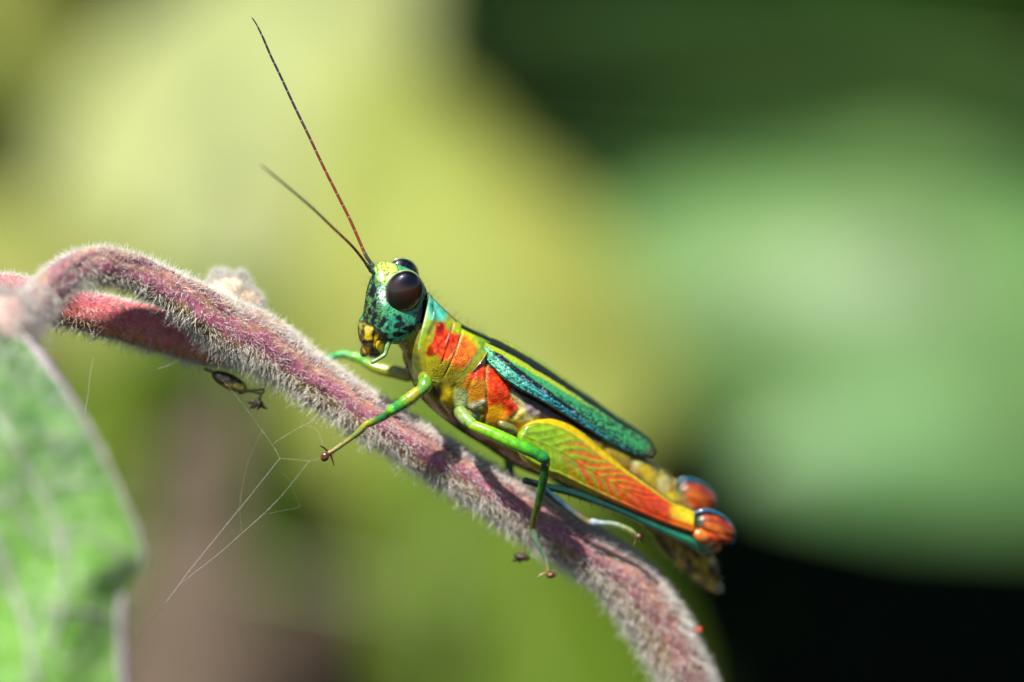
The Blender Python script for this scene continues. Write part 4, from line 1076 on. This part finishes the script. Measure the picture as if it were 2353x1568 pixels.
# far front leg
fl2, c, r = limb('front_leg', z(9, (1750, 500), (1680, 600), (1620, 670)), [.6, .9, 1.0], [.5, .5, .36], [(110, 110, 30), (104, 110, 30)], hop, n=20)
f, c, r = limb('femur', z(9, (1640, 660), (1400, 590), (1100, 520), (880, 410)), [1.0, 1.4, 1.7, 1.9], [.40, .44, .40, .34], [(150, 150, 24), (150, 156, 24), (150, 160, 30), (100, 160, 50)], fl2)
limb('knee', z(9, (880, 400), (780, 340), (700, 330)), [1.9, 2.0, 2.0], [.34, .37, .33], [(100, 170, 50), (110, 190, 60)], fl2, n=14)
limb('tibia', z(9, (720, 340), (560, 290), (400, 310), (260, 370), (150, 470)), [2.0, 2.0, 1.9, 1.6, 1.3], [.30, .27, .24, .22, .18], [(130, 190, 90), (100, 190, 110), (60, 170, 100), (50, 170, 80)], fl2)
limb('tarsus', z(9, (160, 460), (100, 540), (40, 640)), [1.3, .9, .6], [.16, .13, .1], [(90, 130, 70), (130, 120, 60)], fl2)

# near middle leg
ml, c, r = limb('middle_leg', z(4, (110, 130), (170, 200), (240, 260)), [-1.8, -2.2, -2.5], [.45, .45, .36], [(120, 150, 60), (140, 170, 90), (120, 180, 60)], hop, n=20)
f, c, r = limb('femur', z(4, (240, 268), (450, 355), (700, 470), (880, 550), (975, 600)), [-2.5, -2.8, -3.0, -3.0, -2.9], [.36, .42, .43, .42, .36], [(150, 186, 20), (120, 190, 20), (110, 190, 16), (70, 170, 24), (20, 120, 50)], ml, ns=20, n=60); bristles(f, c, r, 60, .32)
limb('knee', z(4, (930, 575), (985, 615), (1005, 660)), [-2.95, -2.9, -2.7], [.40, .38, .27], [(60, 160, 40), (20, 120, 60), (16, 90, 30)], ml, n=14)
f, c, r = limb('tibia', z(4, (1000, 640), (975, 830), (935, 1050), (885, 1230), (862, 1340)), [-2.7, -2.2, -1.4, -.5, -.1], [.28, .29, .27, .25, .22], [(20, 90, 24), (24, 96, 20), (40, 100, 16), (90, 110, 16), (96, 84, 24)], ml); bristles(f, c, r, 60, .28)
tq, c, r = limb('tarsus', z(8, (245, 390), (262, 460), (280, 510), (325, 590), (352, 650), (365, 730)), [-.1, 0, .05, .1, .2, .3], [.24, .26, .17, .15, .16, .18], [(96, 100, 50), (130, 160, 130), (80, 110, 80), (130, 150, 120), (150, 130, 40)], ml)
tip = at(z(8, (362, 738)), .3)[0]
claws(tq, tip, [at(z(8, (285, 775)), .2)[0] - tip, at(z(8, (430, 745)), .4)[0] - tip], at(z(8, (385, 760)), .15)[0], [[.30, 0, .02], [0, .18, 0], [0, 0, .18]], col=(104, 80, 44))
# far middle leg
ml2, c, r = limb('middle_leg', z(4, (560, 480), (600, 560), (620, 640)), [2.4, 2.8, 3.0], [.34, .34, .3], [(60, 140, 30), (40, 130, 30)], hop, n=16)
limb('tibia', z(4, (612, 600), (625, 720), (650, 900), (665, 1000)), [3.0, 3.0, 2.8, 2.6], [.32, .3, .26, .2], [(40, 140, 30), (36, 130, 26), (70, 130, 40)], ml2)

# hind legs: broad femur with herringbone ribs, amber knee, folded shin, foot on the stem
f_top = spline(np.vstack([z(4, (705, 345), (760, 275), (850, 215), (960, 182), (1100, 186), (1250, 245), (1400, 350)), z(5, (470, 222), (700, 392), (960, 582), (1110, 690), (1290, 782))]), 240)
f_bot = spline(np.vstack([z(4, (705, 350), (690, 450), (720, 580), (800, 680), (930, 760), (1040, 815)), z(5, (60, 490), (300, 595), (600, 722), (1000, 880), (1280, 968))]), 240)
def hind_leg(off, shift_y):
    nt_ = 64; ts = np.linspace(0, 1, nt_)
    d = f_top[:, None] * (1 - ts)[None, :, None] + f_bot[:, None] * ts[None, :, None]
    s_ = np.linspace(0, 1, 240); SS, TT = np.meshgrid(s_, ts, indexing='ij')
    yc_ = np.interp(d[..., 0], [1190, 1645], [-.75, 2.2])
    thick = np.interp(s_, [0, .08, .3, .7, .92, 1], [.15, .6, .8, .62, .42, .4])
    dome = np.maximum(0, 1 - np.abs(2 * TT - 1) ** 2.6) ** .5
    keel = .10 * np.exp(-((TT - .12) / .03) ** 2) + .12 * np.exp(-((TT - .88) / .03) ** 2)
    tc = .46 + .06 * np.sin(SS * 3)
    arm = np.where(TT < tc, (tc - TT) * .42, (TT - tc) * .24)
    ph = (SS - arm) * 14.0 + .25 * np.sin(SS * 23)
    zone = smooth01((TT - .14) / .06) * smooth01((.87 - TT) / .06)
    ribs = (.5 + .5 * np.cos(2 * np.pi * ph)) ** 2 * zone * smooth01((SS - .05) / .1) * smooth01((.86 - SS) / .1)
    midrib = np.exp(-((TT - tc) / .018) ** 2) * smooth01((.8 - SS) / .1)
    front = -(dome * thick[:, None]) - keel * .8 - .035 * ribs - .03 * midrib - .02 * (vnoise(d.reshape(-1, 2), .12, 2).reshape(d.shape[:2]) - .5)
    v1 = at(d.reshape(-1, 2), (yc_ + front).ravel()); v2 = at(d.reshape(-1, 2), (yc_ + .55 * dome * thick[:, None]).ravel())
    lime, ora, red, yel = lin((122, 160, 10)), lin((176, 124, 10)), lin((214, 56, 10)), lin((226, 204, 20))
    base = lime * (1 - smooth01((SS - .2) / .5))[..., None] + ora * smooth01((SS - .2) / .5)[..., None]
    deepred = smooth01((SS - .55) / .22)[..., None]
    base = base * (1 - deepred) + lin((204, 66, 10)) * deepred
    bars = smooth01((np.cos(2 * np.pi * ph + np.pi) + .1) / .5) * zone * smooth01((SS - .22 - .05 * smooth01((TT - tc) / .2)) / .22) * (1 - .6 * smooth01((SS - .62) / .15))
    col = base * (1 - .75 * bars[..., None]) + red * .75 * bars[..., None]
    rim = (1 - smooth01((TT - .10) / .08))[..., None]; col = col * (1 - rim) + lin((206, 176, 20)) * rim
    rim2 = smooth01((TT - .86) / .06)[..., None]; col = col * (1 - rim2) + (lin((184, 160, 20)) * (1 - smooth01((SS - .4) / .3)) [..., None] + lin((222, 84, 10)) * smooth01((SS - .4) / .3)[..., None]) * rim2
    e_ = smooth01((SS - .86) / .06)[..., None]; col = col * (1 - e_) + (yel * (1 - smooth01((TT - .45) / .3))[..., None] + lin((230, 110, 12)) * smooth01((TT - .45) / .3)[..., None]) * e_
    dl = ((1 - smooth01((TT - .03) / .05)) * smooth01((SS - .5) / .15) * (1 - smooth01((SS - .9) / .05)))[..., None]; col = col * (1 - dl) + lin((22, 40, 46)) * dl
    n_ = 240 * nt_; gf = grid_faces(240, nt_); idx = np.arange(n_).reshape(240, nt_)
    lp = np.r_[idx[0], idx[1:, -1], idx[-1, -2::-1], idx[-2:0:-1, 0]]; l2 = np.roll(lp, -1)
    cc = col.reshape(-1, 3) * (1 + .25 * (vnoise(v1, 2.5, 2) - .5))[:, None]
    o3 = np.asarray(off, float)
    m = Mesh(); m.add(np.vstack([v1, v2]) + o3, (np.vstack([gf, gf[:, ::-1] + n_, np.stack([lp, l2, l2 + n_, lp + n_], -1)]), []), np.vstack([cc, lin((150, 150, 30)) * np.ones((n_, 1))]) * PIG)
    leg = build('hind_leg', m, M_leg, hop)
    # knee
    kc = at(z(5, (1475, 930)), 2.35)[0]
    ax_ = [np.array([1.12, .25, -.62]) * 1.0, np.array([0, .60, .1]), np.array([.42, 0, .80]) * .95]
    m = ellipsoid(kc, ax_, nu=30, nv=40, power=.92); pk = Painter(to_d(m.verts()), (164, 62, 14))
    pk.poly(z(5, (1320, 840), (1480, 830), (1620, 960), (1560, 1010), (1420, 930)), (206, 104, 16), soft=6); pk.poly(z(5, (1400, 820), (1560, 850), (1620, 950), (1500, 880)), (130, 40, 30), soft=5)
    pk.poly(z(5, (1290, 800), (1350, 800), (1390, 900), (1310, 920)), (24, 72, 60), soft=5); pk.blob(z(5, (1440, 1020))[0], 14, (224, 78, 10), soft=8); pk.blob(z(5, (1540, 1080))[0], 14, (120, 36, 8), soft=6)
    pk.line(z(5, (1330, 930), (1450, 960), (1560, 1040)), 4, (70, 20, 6), soft=3); pk.line(z(5, (1380, 850), (1500, 880), (1600, 980)), 4, (80, 24, 10), soft=3); pk.mottle(.12, .4)
    kv = m.v[0]; rl = (kv - kc); kv = kv + rl * (.22 * (vnoise(kv, 1.1, 2) - .5) - .10 * np.exp(-((rl @ np.array([.2, 0, 1.0]) + .28) / .10) ** 2))[:, None]
    m.c = [pk.c * PIG]; m.v = [kv + o3]; build('knee', m, M_amber, leg)
    c = spline(np.vstack([at(z(5, (1270, 800)), 1.95), at(z(5, (1390, 768)), 1.9), at(z(5, (1510, 800)), 2.0), at(z(5, (1610, 880)), 2.4), at(z(5, (1655, 980)), 2.7), at(z(5, (1630, 1060)), 2.8)]) + o3, 30)
    build('knee_crest', tube(c, np.linspace(.15, .08, 30) * np.r_[np.linspace(.6, 1, 6), np.ones(24)], 10, col=lin((22, 78, 104))), M_leg, leg)
    build('knee_lobe', ellipsoid(at(z(5, (1360, 1000)), 1.8)[0] + o3, [[.48, .1, -.3], [0, .36, 0], [.2, 0, .36]], nu=18, nv=24, col=lin((178, 96, 34))), M_amber, leg)
    c = spline(at(z(5, (1500, 1100), (1400, 1130), (1290, 1065), (1240, 1030), (1000, 930), (600, 755), (200, 610), (-60, 545), (-220, 500)), [2.9, 2.6, 2.2, 2.0, 1.5, .7, -.1, -.5, -.7]) + o3, 90)
    kk = np.linspace(0, 1, 90); cg = np.stack([np.interp(kk, [0, .08, .2, .5, 1], [lin(q)[j] for q in ((150, 90, 20), (20, 84, 40), (24, 110, 84), (14, 64, 52), (10, 30, 26))]) for j in range(3)], -1)
    r = np.interp(kk, [0, .12, .25, 1], [.26, .33, .27, .22])
    m = tube(c, r, 12); cg = np.vstack([cg[:1], cg[:1], cg, cg[-1:], cg[-1:]]); m.c = [np.vstack([np.repeat(cg, 12, axis=0), cg[:1], cg[-1:]])]
    tb = build('tibia', m, M_leg, leg)
    i = np.arange(30, 86, 5); t, a, b = frames(c)
    sp = Mesh(); hairs(sp, c[i] - b[i] * r[i][:, None] * .9, -b[i] - t[i] * .4, .35, .03, bend=np.zeros((len(i), 3)), col=np.zeros(3) + .02)
    build('spine', sp, M_bristle, tb)['kind'] = 'stuff'
    q_ = np.vstack([z(4, (985, 945), (1080, 1020), (1170, 1085), (1300, 1180), (1440, 1275)), z(5, (370, 872), (470, 882), (570, 890), (660, 920), (730, 955), (785, 1010))])
    c = spline(at(q_, [-.6, -.3, 0, .2, .3, .35, .4, .5, .6, .7, .9]) + o3, 70); kk = np.linspace(0, 1, 70)
    r = np.interp(kk, [0, .18, .24, .5, .56, .6, .8, 1], [.24, .24, .2, .2, .24, .18, .17, .18])
    cg = np.stack([np.interp(kk, [0, .25, .5, .56, .65, .9, 1], [lin(q)[j] for q in ((30, 80, 96), (60, 84, 96), (110, 100, 50), (150, 160, 176), (120, 140, 130), (130, 140, 80), (120, 90, 40))]) for j in range(3)], -1)
    m = tube(c, r, 11); cg = np.vstack([cg[:1], cg[:1], cg, cg[-1:], cg[-1:]]); m.c = [np.vstack([np.repeat(cg, 11, axis=0), cg[:1], cg[-1:]])]
    tq = build('tarsus', m, M_leg, leg)
    tip = c[-1]
    claws(tq, tip, [np.array([-.2, -.1, -.5]), np.array([.25, .1, -.35])], tip + [.1, -.1, .05], [[.2, 0, -.08], [0, .16, 0], [.06, 0, .2]], col=(84, 66, 30))
    return leg
hind_leg((0, 0, 0), 0)
kn = at(z(5, (1310, 650)), 2.35 + 3.7)[0] - at(z(5, (1475, 930)), 2.35)[0]
hind_leg(kn, 0)

# coxae of the hind legs and the tip of the abdomen
M_cox = material('coxa_cuticle', attr='pigment', rough=.25, spec=.5, coat=.5, noise=(4, .25), bump=('noise', 5, .06, .6))
for s_ in (-1, 1):
    c0 = at(z(4, (605, 285)), -.8)[0]; c0 = c0 if s_ < 0 else c0 + kn * .92
    build('hind_coxa', ellipsoid(c0, [[.6, .2, -.36], [0, .4, 0], [.2, 0, .28]], nu=20, nv=26, col=lin((128, 132, 66)) * .7), M_cox, hop)
tip0 = at((1652, 1352), Yc(1652))[0]
for dx, dz, L_ in ((.3, -.35, .7), (-.15, -.5, .55), (.45, .1, .5)):
    build('ovipositor_valve', tube(np.array([tip0 + [-.4, 0, .3], tip0 + [dx * .4, -.1, dz * .4], tip0 + np.array([dx, -.15, dz]) * L_]), np.array([.26, .2, .08]), 9, col=lin((112, 104, 70))), M_leg, hop)

# fine hairs on head, back and wing tip
k = rng.integers(0, len(co), 5200); nn = unit(co[k] - axis_pts[near_ax[k]]); nn = np.where(is_head[k][:, None], unit(co[k] - hp(770, 640)), nn)
sel = rng.random(len(k)) < np.where(is_head[k], .25, .10)
hm = Mesh(); hairs(hm, co[k][sel], nn[sel] + rng.normal(size=(sel.sum(), 3)) * .25, rng.uniform(.2, .55, sel.sum()), .006, bend=rng.normal(size=(sel.sum(), 3)) * .1)
build('fine_hair', hm, M_bristle, body)['kind'] = 'stuff'
pk_ = rng.integers(0, n0, 260)
hm = Mesh(); hairs(hm, flat[pk_], nrm.reshape(-1, 3)[pk_] + rng.normal(size=(260, 3)) * .2, rng.uniform(.3, .7, 260), .006, bend=rng.normal(size=(260, 3)) * .1)
build('fine_hair', hm, M_bristle, pron)['kind'] = 'stuff'

tl_ = np.where(to_d(co)[:, 0] > 1500)[0]; tl_ = tl_[rng.integers(0, len(tl_), 500)]
hm = Mesh(); hairs(hm, co[tl_], unit(co[tl_] - axis_pts[near_ax[tl_]]) + rng.normal(size=(500, 3)) * .35, rng.uniform(.15, .45, 500), .012, bend=rng.normal(size=(500, 3)) * .1)
build('fine_hair', hm, material('pale_bristle', (.34, .30, .16), .4, .4), body)['kind'] = 'stuff'
